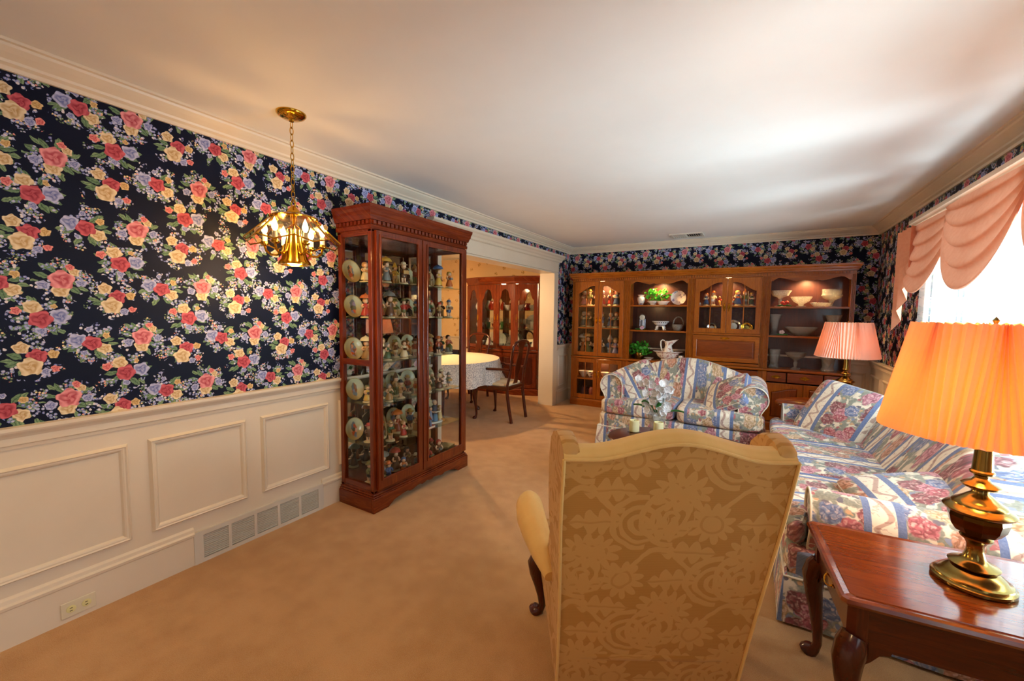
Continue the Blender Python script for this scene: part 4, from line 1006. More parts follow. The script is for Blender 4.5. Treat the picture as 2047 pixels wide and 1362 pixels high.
# dolls in the first cabinet, three shelves
rd = random.Random(21)
dk = ['girl', 'umbrella', 'boy', 'gnome', 'player', 'girl']
DCOL = [['pink', 'white', 'cream'], ['olive', 'yellow', 'tan'], ['pink', 'cream', 'white'], ['red', 'white', 'blue'], ['red', 'yellow', 'navy'], ['blue', 'red', 'white'], ['white', 'tan', 'yellow']]
DCOL2 = [['grey', 'white', 'cream'], ['brown', 'tan', 'olive'], ['tan', 'cream', 'grey'], ['navy', 'red', 'blue'], ['blue', 'white', 'navy'], ['brown', 'orange', 'green'], ['green', 'yellow', 'red']]
DCOL3 = [['orange', 'white', 'black'], ['olive', 'tan', 'cream'], ['cream', 'brown', 'white'], ['brown', 'black', 'white'], ['blue', 'white', 'white'], ['lilac', 'tan', 'pink'], ['red', 'navy', 'white']]
for zi, (z, cl, nm) in enumerate(((1.475, DCOL, 'top'), (1.16, DCOL2, 'middle'), (.738, DCOL3, 'bottom'))):
    for k in range(7):
        kind = rd.choice(['girl', 'girl', 'umbrella', 'boy', 'gnome']); sc = rd.uniform(1.75, 1.98)*(1.2 if zi == 2 else 1.0)
        x = -2.235+k*.098+(.02 if k > 3 else 0)
        nn = {'girl': 'girl doll', 'umbrella': 'umbrella doll', 'boy': 'boy doll', 'gnome': 'capped doll'}[kind]
        o = figurine(kind, (x, SD+(.0 if k % 2 else .05), z), rd.uniform(-.3, .3), sc, rd, f'{nn} dressed in {cl[k][0]} and {cl[k][1]}, {ORD[k]} from left on {nm} doll shelf', 'costume dolls behind glass doors', 'doll', cl[k], 'doll')
# bits in the lower glass cupboard
for k, x in enumerate((-2.2, -2.08, -1.86, -1.74)):
    lobj('serving_bowl', [(.03, 0), (.034, .01), (.06, .05), (.075, .09), (.07, .09), (.03, .02), (0, .015)], M['china_flower' if k % 2 else 'china'], (x, SD, .41), f'china bowl in lit lower cupboard, {ORD[k]} from left upper row', 'bowl', 'china in the lower cupboard')
    lobj('jar', [(.04, 0), (.05, .03), (.052, .1), (.035, .13), (.038, .14), (.03, .14), (0, .12)], [plain('#5a3a4a', .3), plain('#a04a3a', .3), plain('#c9b27a', .3), plain('#7a6a5a', .3)][k], (x+.02, SD, .125), f'rounded storage jar in lower cupboard, {ORD[k]} from left bottom row', 'jar', 'jars in the lower cupboard')
# musicians and silver in the secretary
mc = [['blue', 'orange', 'cream'], ['cream', 'orange', 'white'], ['red', 'yellow', 'orange'], ['orange', 'cream', 'red'], ['blue', 'yellow', 'orange'], ['olive', 'orange', 'grey'], ['green', 'yellow', 'cream']]
for k, x in enumerate((-.555, -.475, -.405, -.26, -.2, -.12, -.05)):
    kind = ['girl', 'boy', 'sitter', 'sitter', 'girl', 'gnome', 'girl'][k]
    figurine(kind, (x, SD-.02, 1.48), rd.uniform(-.5, .5), [1.35, 1.5, 1.05, 1.05, 1.6, 1.5, 1.35][k], rd, f'glazed {NOUN[kind]} in {mc[k][0]} and {mc[k][1]}, {ORD[k]} from left inside secretary', 'figurines in the secretary', cols=mc[k])
lobj('trinket_ball', [(0, 0), (.018, .006), (.024, .024), (.016, .042), (0, .047)], M['china'], (-.635, SD-.02, 1.48), 'small cream porcelain ball at the left of the secretary shelf', 'ornament')
for (x, r, mt, lb) in ((-.48, .058, 'chrome', 'round silver dish leaning behind the left secretary door'), (-.235, .085, 'chrome', 'large bright silver plate behind the right secretary door'), (-.09, .066, 'brass', 'round brass plate with looped top behind right secretary door')):
    t_ = thing('metal_plate', lb, 'plate', (x, SD, 1.14))
    q = MB().lathe([(0, 0), (r*.55, 0), (r*.65, .006), (r, .012), (r, .016), (r*.62, .010), (r*.5, .005), (0, .005)], 32); q.v = [(v[0], -v[2], v[1]+r) for v in q.v]
    part('plate', q, M[mt], t_, True, rot=(R(-10), 0, 0))
    q = MB().lathe([(0, 0), (r*.52, 0), (r*.5, .004), (0, .006)], 24); q.v = [(v[0], -v[2]-.003, v[1]+r) for v in q.v]
    part('centre_boss', q, plain('#e8e4da', .2) if mt == 'chrome' else M['brass_old'], t_, True, rot=(R(-10), 0, 0))
    if mt == 'brass': part('loop', MB().tube([(.02*math.cos(a), .026, 2*r-.002+.02*math.sin(a)) for a in [k*PI/6 for k in range(7)]], .003, 6), M['brass'], t_, True)
# crystal in the open bookcase
GC = 'crystal pieces in the open bookcase'
lobj('compote', [(.062, 0), (.06, .008), (.02, .016), (.014, .03), (.022, .05), (.016, .09), (.03, .11), (.08, .13), (.098, .175), (.108, .19), (.104, .192), (.074, .14), (.02, .116), (0, .114)], M['crystal_bright'], (.245, SD, 1.473), 'pale glass compote with ruffled rim, left on the top crystal shelf', 'compote', GC, 40, lambda t, z: 1+(.05*math.cos(10*t) if z > .16 else 0))
rf = thing('porcelain_rose', 'red porcelain roses with green leaves under the ruffled compote', 'ornament', (.285, SD-.09, 1.473))
for k, (x, z) in enumerate(((-.02, .045), (.022, .05), (.0, .03))):
    part('blossom', MB().sphere((x, 0, z), .022, .018, .018, 12, 8), plain('#c8392c', .3), rf, True)
for k in range(5): part('leaf', MB().sphere((-.05+.025*k, .0, .012+.005*(k % 2)), .022, .014, .009, 8, 6), M['leaf_dark'], rf, True)
lobj('bowl', [(.05, 0), (.052, .006), (.022, .014), (.03, .03), (.075, .06), (.098, .10), (.104, .115), (.10, .116), (.07, .066), (.02, .036), (0, .034)], M['crystal_bright'], (.45, SD-.02, 1.473), 'scalloped pale glass bowl in the middle of top crystal shelf', 'bowl', GC, 40, lambda t, z: 1+(.03*math.cos(16*t) if z > .09 else 0))
lobj('dish', [(.06, 0), (.075, .012), (.1, .042), (.097, .046), (.07, .018), (0, .012)], M['crystal_bright'], (.63, SD-.07, 1.473), 'low oblong pressed glass dish on the top crystal shelf', 'dish', GC, 40, lambda t, z: 1+.03*math.cos(12*t), sy=.6)
lobj('footed_bowl', [(.05, 0), (.048, .006), (.014, .016), (.016, .035), (.024, .06), (.03, .075), (.08, .1), (.102, .13), (.09, .145), (.092, .2), (.088, .2), (.084, .15), (.03, .085), (0, .08)], M['crystal'], (.735, SD+.02, 1.473), 'tall footed cut crystal bowl, right end of the top shelf', 'bowl', GC, 36)
lobj('vase', [(.05, 0), (.048, .012), (.03, .03), (.036, .09), (.055, .19), (.078, .25), (.074, .25), (.05, .19), (.028, .06), (0, .05)], M['crystal'], (.20, SD, 1.134), 'flared cut crystal vase, left on the middle crystal shelf', 'vase', GC, 32, wavy(14, .025))
pf = thing('porcelain_blossom', 'pale porcelain flower with leaves beside the flared vase', 'ornament', (.275, SD-.09, 1.134))
for k in range(5): part('petal', MB().sphere((.016*math.cos(k*1.257), 0, .038+.014*math.sin(k*1.257)), .013, .01, .013, 8, 6), plain('#dcc6c8', .3), pf, True)
for k in range(4): part('leaf', MB().sphere((-.035+.026*k, 0, .012), .02, .014, .009, 8, 6), M['leaf_dark'], pf, True)
lobj('oval_bowl', [(.06, 0), (.07, .008), (.12, .045), (.16, .10), (.155, .104), (.11, .05), (.05, .016), (0, .014)], M['crystal'], (.46, SD-.02, 1.134), 'long oval cut crystal bowl on the middle shelf', 'bowl', GC, 44, lambda t, z: 1+.02*math.cos(20*t), sy=.55)
lobj('vase', [(.05, 0), (.052, .02), (.04, .06), (.05, .15), (.078, .245), (.074, .245), (.045, .15), (0, .05)], M['crystal'], (.765, SD, 1.134), 'cut crystal vase peeking above the far pleated lampshade', 'vase', GC, 32, wavy(12, .03))
vp = thing('crystal_pitcher', 'cut crystal pitcher, left on the lowest crystal shelf', 'pitcher', (.215, SD, .738))
part('body', MB().lathe([(.05, 0), (.052, .02), (.042, .06), (.055, .12), (.058, .17), (.064, .225), (.060, .225), (.052, .17), (.036, .06), (0, .03)], 32, ripple=wavy(10, .03)), M['crystal'], vp, True)
part('handle', MB().tube([(-.055, 0, .2), (-.085, 0, .205), (-.095, 0, .15), (-.08, 0, .09), (-.05, 0, .07)], .008, 8), M['crystal'], vp, True)
lobj('compote', [(.055, 0), (.05, .01), (.014, .03), (.02, .06), (.024, .075), (.014, .095), (.03, .115), (.085, .15), (.104, .2), (.1, .2), (.075, .155), (.02, .122), (0, .12)], M['crystal'], (.43, SD-.02, .738), 'stemmed cut crystal compote, middle of the lowest crystal shelf', 'compote', GC, 36, lambda t, z: 1+(.04*math.cos(12*t) if z > .16 else 0))
lobj('vase', [(.06, 0), (.062, .02), (.05, .05), (.062, .13), (.088, .185), (.084, .185), (.055, .13), (0, .04)], M['crystal'], (.735, SD-.02, .738), 'squat flared crystal vase behind the far brass lamp', 'vase', GC, 32, wavy(10, .035))
# ------------------------------------------------------------------ upholstered sofas (local: x along, y=0 front, +y back)
uv_back = lambda co, n: (co[0], co[2]-co[1]*.6)
uv_seat = lambda co, n: (co[0], co[2]*.9-co[1])

def sofa(name, label, loc, rz, L, ncush, D=.92, peak=.885, seat=.505, armz=.745, side=.735, group=None):
    s = thing(name, label, 'sofa', loc, rz, group); H = L/2; AI = H-.235; tone = M['sofa']
    part('base', MB().cushion((0, D*.5, .262), H-.012, D*.5-.012, .082, 14, 16, 0), tone, s, True, uv=uv_seat)
    # skirt with corner pleats
    pts = []; 
    def edge(a, b, n):
        for k in range(n): t = k/n; pts.append((a[0]+(b[0]-a[0])*t, a[1]+(b[1]-a[1])*t))
    fx, fy, by = H-.012, .012, D-.01
    edge((-fx, fy), (fx, fy), 24); edge((fx, fy), (fx, by), 12); edge((fx, by), (-fx, by), 24); edge((-fx, by), (-fx, fy), 12)
    n = len(pts); vs = []
    for zz, g_ in ((.228, -.012), (.21, .002), (.12, .010), (.012, .018)):
        for i, (x, y) in enumerate(pts):
            cx, cy = 0, D/2; w = (1+.003*math.sin(i*1.9)*(zz < .15))
            sx_ = g_*(1 if x > fx-.02 else (-1 if x < -fx+.02 else 0)); sy_ = g_*(1 if y > by-.02 else (-1 if y < fy+.02 else 0))
            vs.append((x*w+sx_, cy+(y-cy)*w+sy_, zz))
    fs = [(r*n+i, r*n+(i+1) % n, (r+1)*n+(i+1) % n, (r+1)*n+i) for r in range(3) for i in range(n)]
    part('skirt', MB().add(vs, [f[::-1] for f in fs]), tone, s, True, uv=lambda co, nn: ((co[0] if abs(nn[1]) > .6 else co[1]+.1), co[2]))
    part('skirt_piping', MB().tube([(p[0], p[1], .214) for p in pts+pts[:1]], .005, 6), plain('#e8e0cc', .6), s, True)
    # rolled arms
    for sg in (-1, 1):
        r = .118; c = (H-r, armz-r); poly = [(AI, .22), (AI, c[1]-.03)]
        for k in range(17):
            a = R(190-k*14.5); poly.append((c[0]+r*math.cos(a)*(1 if k else 1), c[1]+r*math.sin(a)))
        poly += [(H-.055, c[1]-.125), (H-.05, .22)]
        poly = [(sg*x, z) for x, z in poly]
        if sg < 0: poly = poly[::-1]
        m = len(poly); rows = [(.115, .93), (.10, .97), (.115, 1.0)]
        ys = [(.100, .94), (.092, .985), (.11, 1.0), (.40, 1.0), (D-.06, .985)]
        cxm = sg*(H-.14); czm = .5; vs = []
        for (y, q) in ys: vs += [(cxm+(x-cxm)*q, y, czm+(z-czm)*q) for x, z in poly]
        fs = [(r_*m+i, r_*m+(i+1) % m, (r_+1)*m+(i+1) % m, (r_+1)*m+i) for r_ in range(len(ys)-1) for i in range(m)]
        fs += [tuple(range(m-1, -1, -1)), tuple((len(ys)-1)*m+i for i in range(m))]
        def uva(co, nn, cx=c[0], cz=c[1], r=r):
            if abs(nn[1]) > .75: return (co[0], co[2])
            ax = abs(co[0]); v_ = r*(PI-math.atan2(co[2]-cz, ax-cx)) if co[2] > cz-.02 else (co[2]-cz if ax < cx else -co[2]+cz+r*PI)
            return (co[1]+.09, v_+.5)
        ar = part('arm', MB().add(vs, fs), tone, s, True, uv=uva, angle=50)
        loop = [(cxm+(x-cxm)*.97, .095, czm+(z-czm)*.97) for x, z in poly]
        part('arm_piping', MB().tube(loop, .005, 6), plain('#e8e0cc', .6), ar, True)
    # camel back
    mb = MB().cushion((0, 0, 0), 1, 1, 1, 22, 7, 0)
    vs = []
    for (x, y, z) in mb.v:
        X = x*(H-.06); hum = max(0, math.cos(min(1, abs(x)*1.08)*PI/2))**1.5
        top = side+(peak-side)*hum; zz = .30+(z*.5+.5)*(top-.30)
        vs.append((X, D-.21+(zz-.45)*.38+y*(.18-max(0, zz-.45)*.28), zz))
    mb.v = vs; part('back', mb, tone, s, True, uv=uv_back, angle=80)
    # T-shaped seat cushions
    w = 2*(H-.012)/ncush
    for k in range(ncush):
        cx = -H+.012+w*(k+.5)
        mb = MB().cushion((cx, .335, (seat+.335)/2), w/2-.004, .335, (seat-.335)/2, 14, 7, .22, .3); out = []
        for (x, y, z) in mb.v:
            t = min(1, max(0, (y-.075)/.03)); lim = AI-.004
            if abs(x) > lim: x = math.copysign(abs(x)+(lim-abs(x))*t, x)
            out.append((x, y, z))
        mb.v = out; part('seat_cushion', mb, tone, s, True, uv=uv_seat, angle=80)
    return s
LS = sofa('loveseat', 'striped floral camelback loveseat facing the camera before the wall unit', (-.617, 4.05, 0), 0, 1.51, 2)
SF = sofa('sofa', 'long striped floral camelback sofa under the window', (.150, 3.27, 0), R(-90), 2.30, 3, .93, .83, .465, .595, .63)
def pillow(label, loc, eul, hx=.225, hy=.225, hz=.075):
    p = thing('throw_pillow', label, 'pillow', loc, 0, 'throw pillows in matching striped floral cloth'); p.rotation_euler = eul
    mb = MB().cushion((0, 0, 0), hx, hy, hz, 16, 9, .62, .42)
    part('cover', mb, M['sofa'], p, True, uv=lambda co, n: (co[0]+.16, co[1]+co[2]), angle=80)
    lp = []
    for k in range(48):
        a = 2*PI*k/48; c_, s_ = math.cos(a), math.sin(a); d = (abs(c_)**9+abs(s_)**9)**(1/9); lp.append((hx*c_/d*.985, hy*s_/d*.985))
    for z in (-.36, .36): part('piping', MB().tube([(x, y, hz*z) for x, y in lp+lp[:1]], .0045, 6), plain('#d9d4c4', .6), p, True)
    return p
pillow('striped floral pillow leaning in the left corner of the loveseat', (-1.03, 4.36, .655), (R(58), R(-24), R(26)), .20, .20, .07)
pillow('striped floral pillow lying tilted against the loveseat right arm', (-.20, 4.34, .61), (R(34), R(-28), R(-20)), .215, .215, .075)
pillow('large striped floral pillow propped at the sofa far end', (.60, 4.02, .60), (R(56), R(8), R(-44)), .25, .25, .085)
pillow('pale striped pillow slumped behind the sofa near arm', (.68, 2.55, .495), (R(6), R(-13), R(10)), .24, .24, .08)

# ------------------------------------------------------------------ wing chair seen from behind (local +y is the rear, +x is the viewer's left)
WC = thing('wing_chair', 'gold damask wing chair with its back to the camera', 'armchair', (-.267, 1.395, 0), R(210))
RK = .248
def rk(z): return RK*(z-.1)
def ztop(a): a = abs(a); return .958+.052*(math.cos(min(1, a/.78)*PI)*.5+.5)
def hw(z): return .300+.016*min(1, max(0, (z-.15)/.6))**1.5
def outside(i, j):
    a = 2*i-1; zt = ztop(a); z = .05+(zt-.05)*j; return (a*(hw(z)+.012), rk(z), z)
part('outside_back', MB().grid(outside, 30, 30), M['damask'], WC, True, uv=lambda co, n: (-co[0], co[2]))
prof = [(0, 0, 0), (.006, .010, 0), (.030, .026, 0), (.062, .030, 0), (.095, .018, 0), (.118, -.02, 0), (.125, -.10, 0)]
def inside(i, j):
    a = 2*i-1; zt = ztop(a); t = j*7; k = min(6, int(t)); 
    if t >= 6: q = t-6; y, z = .125, (zt-.10)*(1-q)+.42*q
    else:
        f = t-k; y = prof[k][0]+(prof[k+1][0]-prof[k][0])*f; z = zt+prof[k][1]+(prof[k+1][1]-prof[k][1])*f
    return (a*(hw(zt)+.012), rk(z)-y, z)
part('inside_back', MB().grid(inside, 30, 28), M['damask_plain_lit'], WC, True, uv=lambda co, n: (co[0], co[2]+co[1]))
part('top_piping', MB().tube([((2*k/40-1)*(hw(.97)+.012), rk(ztop(2*k/40-1))+.001, ztop(2*k/40-1)) for k in range(41)], .0052, 8), M['damask_plain_lit'], WC, True)
wing_o = [(.004, .05), (.004, .50), (.004, .955), (.02, .985), (.06, 1.005), (.11, 1.012), (.155, .998), (.19, .965), (.205, .90), (.198, .80), (.19, .70), (.20, .60), (.235, .51), (.30, .475), (.50, .46), (.52, .40), (.52, .27), (.25, .17)]
for sg in (-1, 1):
    n = len(wing_o); vs = []; cf, cz = .13, .6
    for (th, q) in ((.0, 1.0), (-.012, 1.018), (-.036, 1.018), (-.048, .99)):
        for (f, z) in wing_o:
            f2 = f if f < .005 else cf+(f-cf)*q; z2 = z if z < .28 else cz+(z-cz)*(1+(q-1)*.6)
            xo = hw(z)+.012+max(0, f2)*.11*(1 if z > .6 else .7)+th
            vs.append((sg*xo, rk(z2)*1.0-f2, z2))
    fs = []
    for r_ in range(3):
        for i in range(n):
            j = (i+1) % n; q = (r_*n+i, r_*n+j, (r_+1)*n+j, (r_+1)*n+i); fs.append(q if sg > 0 else q[::-1])
    fs += [tuple(range(n))[::-1 if sg > 0 else 1], tuple(3*n+i for i in range(n))[::1 if sg > 0 else -1]]
    part('wing', MB().add(vs, fs), M['damask'], WC, True, uv=lambda co, nn: (co[1], co[2]), angle=50)
    part('wing_piping', MB().tube([(sg*(hw(z)+.012), rk(z)+.003, z) for z in [.05+k*.0454 for k in range(21)]], .0052, 8), M['damask_plain_lit'], WC, True)
    part('arm', MB().tube([(sg*.335, -.06, .43), (sg*.355, -.15, .46), (sg*.38, -.25, .495), (sg*.396, -.34, .51), (sg*.40, -.43, .51), (sg*.40, -.48, .505), (sg*.40, -.50, .50)], [.02, .042, .055, .060, .058, .045, .02], 18, flat=1.15), M['damask_plain_lit'], WC, True, angle=60)
    part('front_leg', cabriole(.28, sg*.9, -.4, 1.15).xf(Matrix.Translation((sg*.335, -.44, 0))), M['mahog'], WC, True)
    part('rear_leg', MB().tube([(sg*.26, -.10, .20), (sg*.265, -.09, .10), (sg*.27, -.07, 0)], [.024, .022, .02], 8), M['mahog'], WC, True)
part('seat_base', MB().cushion((0, -.24, .265), .31, .27, .085, 10, 10, 0), M['damask'], WC, True, uv=uv_box)
part('seat_cushion', MB().cushion((0, -.30, .40), .275, .26, .075, 12, 7, .25, .3), M['damask_plain_lit'], WC, True, uv=uv_box)

# ------------------------------------------------------------------ end tables and brass lamps
def end_table(label, loc, rz, W_, D_, H_, top=None):
    t = thing('end_table', label, 'table', loc, rz, 'cherry end tables beside the sofa')
    m = M['mahog']
    edge = [(0, H_-.026), (.010, H_-.024), (.016, H_-.014), (.012, H_-.004), (.004, H_)]
    vs = []; fs = []
    def loop(o): 
        c = .012; x0, x1, y0, y1 = -o, W_+o, -o, D_+o
        return [(x0+c, y0), (x1-c, y0), (x1, y0+c), (x1, y1-c), (x1-c, y1), (x0+c, y1), (x0, y1-c), (x0, y0+c)]
    for o, z in edge: vs += [(x, y, z) for x, y in loop(o)]
    for r_ in range(len(edge)-1):
        for i in range(8): fs.append((r_*8+i, r_*8+(i+1) % 8, (r_+1)*8+(i+1) % 8, (r_+1)*8+i))
    fs += [tuple(range(7, -1, -1))]
    n0 = len(vs); vs += [(x, y, H_-.003) for x, y in loop(-.012)]; vs += [(x, y, H_-.0005) for x, y in loop(-.014)]
    b = (len(edge)-1)*8
    for i in range(8):
        j = (i+1) % 8; fs += [(b+i, b+j, n0+j, n0+i), (n0+i, n0+j, n0+8+j, n0+8+i)]
    fs.append(tuple(n0+8+i for i in range(8)))
    part('table_top', MB().add(vs, fs), M['table_top'], t)
    z0 = H_-.155
    for (a, b_, c, d) in ((.05, W_-.05, .022, .040), (.05, W_-.05, D_-.040, D_-.022), (W_-.040, W_-.022, .05, D_-.05)): part('apron', B(a, b_, c, d, z0, H_-.026), m, t)
    dr = part('drawer', B(.018, .036, .055, D_-.055, z0+.006, H_-.032), m, t, bev=.003)
    hm = handle_mb((0, 0, 0), False, .032, .10); hm.v = [(.018+v[1], D_*.5-v[0], H_-.092+v[2]) for v in hm.v]
    part('drawer_pull', hm, M['brass'], dr, True)
    for (x, y, dx, dy) in ((.035, .035, -1, -1), (W_-.035, .035, 1, -1), (.035, D_-.035, -1, 1), (W_-.035, D_-.035, 1, 1)):
        lg = part('leg', cabriole(z0+.02, dx, dy, 1.12).xf(Matrix.Translation((x, y, 0))), m, t, True)
        part('corner_block', MB().prism([(x+dx*.024, y-dy*.024), (x+dx*.024, y+dy*.006), (x+dx*.006, y+dy*.024), (x-dx*.024, y+dy*.024), (x-dx*.024, y-dy*.024)][::1 if dx*dy > 0 else -1], z0-.002, H_-.026, 'z'), m, lg, bev=.002)
        for (ex, ey) in ((-dx, 0), (0, -dy)):
            br = [(0, 0), (.075, 0), (.07, -.014), (.045, -.024), (.026, -.05), (0, -.075)]
            if ex: q = MB().prism([(x+ex*(.012+p), z0+.004+z) for p, z in br], y-.010, y+.010, 'y')
            else: q = MB().prism([(y+ey*(.012+p), z0+.004+z) for p, z in br], x-.010, x+.010, 'x')
            part('knee_bracket', q, m, lg)
    return t
end_table('cherry end table in the near corner carrying the orange shaded lamp', (.272, 1.515, 0), R(4.5), .70, .49, .54)
PT = thing('pedestal_table', 'round cherry pedestal table between sofa and loveseat under the far lamp', 'table', (.60, 4.95, 0))
part('table_top', MB().lathe([(.375, .472), (.388, .476), (.392, .486), (.386, .497), (.370, .500), (.364, .496), (0, .496)], 56), M['table_top'], PT, True)
part('pedestal', MB().lathe([(.10, .472), (.09, .455), (.035, .44), (.028, .40), (.045, .35), (.050, .30), (.030, .26), (.036, .20), (.045, .16), (.03, .14), (0, .14)][::-1], 28), M['mahog'], PT, True)
for k in range(3):
    a = R(90+120*k); part('leg', MB().tube([(.02*math.cos(a), .02*math.sin(a), .19), (.10*math.cos(a), .10*math.sin(a), .17), (.19*math.cos(a), .19*math.sin(a), .08), (.25*math.cos(a), .25*math.sin(a), .025), (.285*math.cos(a), .285*math.sin(a), .02)], [.026, .026, .020, .018, .02], 10), M['mahog'], PT, True)
def lamp(label, loc, rz, watts, bulb_col):
    t = thing('table_lamp', label, 'lamp', loc, rz, 'brass table lamps with pleated shades')
    part('base', MB().lathe([(.090, 0), (.094, .004), (.094, .012), (.088, .016), (.086, .022), (.076, .026), (.070, .036), (.056, .048), (.050, .052)], 40), M['brass_old'], t, True)
    part('stem', MB().lathe([(.030, .050), (.056, .058), (.058, .063), (.050, .068), (.034, .074), (.026, .084), (.020, .105), (.020, .125), (.026, .138), (.036, .146), (.037, .151), (.030, .157)], 32), M['brass_old'], t, True)
    oct_ = part('urn', MB().lathe([(.030, .157), (.050, .166), (.062, .185), (.068, .212), (.066, .226)], 10), M['brass_dark'], t, False)
    part('urn_rim', MB().lathe([(.066, .224), (.077, .232), (.080, .238), (.074, .245), (.062, .252), (.060, .258), (.048, .266), (.036, .276), (.030, .282), (.020, .290), (.018, .298), (.030, .303), (.042, .310), (.044, .316), (.036, .322), (.022, .328), (.016, .338), (.018, .346), (.027, .352), (.028, .358), (.022, .364)], 36), M['brass_old'], t, True)
    part('column', MB().lathe([(.0235, .362), (.0205, .42), (.0175, .472), (.020, .474), (.020, .484), (.008, .490)], 28), M['brass_old'], t, True)
    n = 288; hb, ht = .475, .812; rb, rt = .246, .178; vs = []; fs = []; rows = 7
    for j in range(rows+1):
        f = j/rows; z = hb+(ht-hb)*f
        for k in range(n):
            a = 2*PI*k/n
            fan = math.sin(8*a)*.125*(f-.12)            # pleats lean and gather into eight fans
            a2 = a+fan; ple = (.0075 if k % 4 == 0 else (-.0075 if k % 4 == 2 else 0))*(.9+.3*(1-f))
            r = rb+(rt-rb)*f+ple+.004*math.cos(8*a)*(1-f)
            vs.append((r*math.cos(a2), r*math.sin(a2), z+(.003*math.cos(k*PI/2) if j in (0, rows) else 0)))
    for j in range(rows):
        for k in range(n): fs.append((j*n+k, j*n+(k+1) % n, (j+1)*n+(k+1) % n, (j+1)*n+k))
    part('shade', MB().add(vs, fs), M['shade'], t, False, uv=uv_box)
    part('harp', MB().tube([(.04*math.cos(a), 0, .64+.165*math.sin(a)) if 0 <= a <= PI else (0, 0, 0) for a in [PI*k/16 for k in range(17)]], .002, 6), M['brass_old'], t, True)
    part('finial', MB().lathe([(.006, .80), (.009, .806), (.004, .812), (.008, .822), (0, .834)], 14), M['brass_old'], t, True)
    part('spider', MB().box(-rt+.004, rt-.004, -.002, .002, .800, .803).box(-.002, .002, -rt+.004, rt-.004, .800, .803), M['brass_old'], t)
    part('bulb', MB().sphere((0, 0, .60), .028, .028, .042, 14, 10), M['bulb_soft'], t, True)
    l = light('lamp_light', 'POINT', (0, 0, .60), watts, bulb_col, .045); l.parent = t
    return t
lamp('brass lamp with glowing orange pleated shade on the near end table', (.622, 1.80, .5405), R(10), 8, (1.0, .46, .10))
lamp('brass lamp with peach pleated shade in the far corner', (.78, 5.08, .4965), R(35), 2.2, (1.0, .6, .28))

# ------------------------------------------------------------------ coffee table with orchid and candles
CT = thing('coffee_table', 'dark oval coffee table mostly hidden behind the wing chair', 'table', (-.42, 3.10, 0))
part('table_top', MB().lathe([(.96, .425), (.985, .430), (1.0, .440), (.985, .449), (.96, .45), (0, .45)], 56, sx=.52, sy=.36), M['mahog'], CT, True)
part('apron', MB().lathe([(.86, .345), (.86, .425)], 48, sx=.52, sy=.36), M['mahog'], CT, True)
for (sx_, sy_) in ((-1, -1), (1, -1), (-1, 1), (1, 1)): part('leg', cabriole(.36, sx_, sy_, 1.0).xf(Matrix.Translation((sx_*.32, sy_*.2, 0))), M['mahog'], CT, True)
def candle(label, loc, h=.07):
    c = thing('candle', label, 'candle', loc, 0, 'cream pillar candles on the coffee table')
    part('wax', MB().lathe([(.036, 0), (.038, .004), (.037, h), (.032, h+.004), (.026, h-.006), (0, h-.012)], 26, ripple=lambda a, z: 1+.02*math.sin(3*a)).xf(Matrix.Identity(4)), M['wax'], c, True)
    part('wick', MB().tube([(0, 0, h-.014), (.001, 0, h), (.003, 0, h+.006)], .0012, 5), M['dark_gap'], c)
    part('saucer', MB().lathe([(.03, -.004), (.048, -.002), (.05, .002), (.04, 0), (0, 0)], 24), M['clear'], c, True)
candle('cream pillar candle left of the orchid vase', (-.775, 3.20, .455), .082)
candle('cream pillar candle in front of the orchid vase', (-.605, 3.26, .455), .078)
OR = thing('orchid', 'white silk orchid spray in a cut crystal vase', 'plant', (-.64, 3.36, .451))
part('vase', MB().lathe([(.045, 0), (.048, .01), (.052, .05), (.065, .095), (.071, .12), (.067, .12), (.055, .06), (.03, .018), (0, .016)], 28, ripple=wavy(12, .03)), M['crystal'], OR, True)
for k, (a, l, h, w_) in enumerate(((2.9, .20, .07, .03), (.1, .20, .06, .03), (1.7, .06, .21, .034), (-1.2, .12, .12, .03), (3.8, .14, .12, .026))):
    d = (math.cos(a), math.sin(a)*.6)
    def lf(i, j, d=d, l=l, h=h, w_=w_):
        w2 = w_*math.sin(PI*min(.999, max(.02, j))**.8)*(2*i-1); 
        x = d[0]*l*j-d[1]*w2; y = d[1]*l*j+d[0]*w2; z = .10+h*math.sin(j*PI*.62)/math.sin(PI*.5)+.012*abs(2*i-1)
        return (x, y, z)
    part('leaf', MB().grid(lf, 4, 10), M['leaf_dark'], OR, True, angle=80)
ro = random.Random(3); stems = MB()
PETAL = mesh_of(MB().grid(lambda i, j: ((2*i-1)*.022*math.sin(PI*(.12+.86*j)), .006*math.sin(PI*j)-.010*(2*i-1)**2*j, .034*j), 4, 5), 'petal', M['petal'], True, uv_box, 80)
heads = []
for st in range(3):
    path = [(0, 0, .05)]+[(((st-1)*.05)*t+(.10*(1 if st == 1 else (.2 if st == 0 else .9)))*math.sin(t*2.2)*.6-.06*t, -.02*t, .05+.36*t-.05*t*t) for t in [k/8 for k in range(1, 9)]]
    stems.tube(path, [.004-.0025*k/8 for k in range(9)], 6)
    for k in range(2, 9): heads += [path[k]]
part('stems', stems, M['leaf_dark'], OR, True)
for (hx_, hy_, hz_) in heads:
    for rep in range(2):
        p = Vector((hx_+ro.uniform(-.055, .055), hy_+ro.uniform(-.05, .02), hz_+ro.uniform(-.05, .035)))
        b = link('blossom', PETAL, OR, p, (R(ro.uniform(-30, 30)), 0, ro.uniform(-.8, .8)))
        for q in range(1, 5): link('petal', PETAL, b, (0, 0, 0), (0, R(72*q), 0))

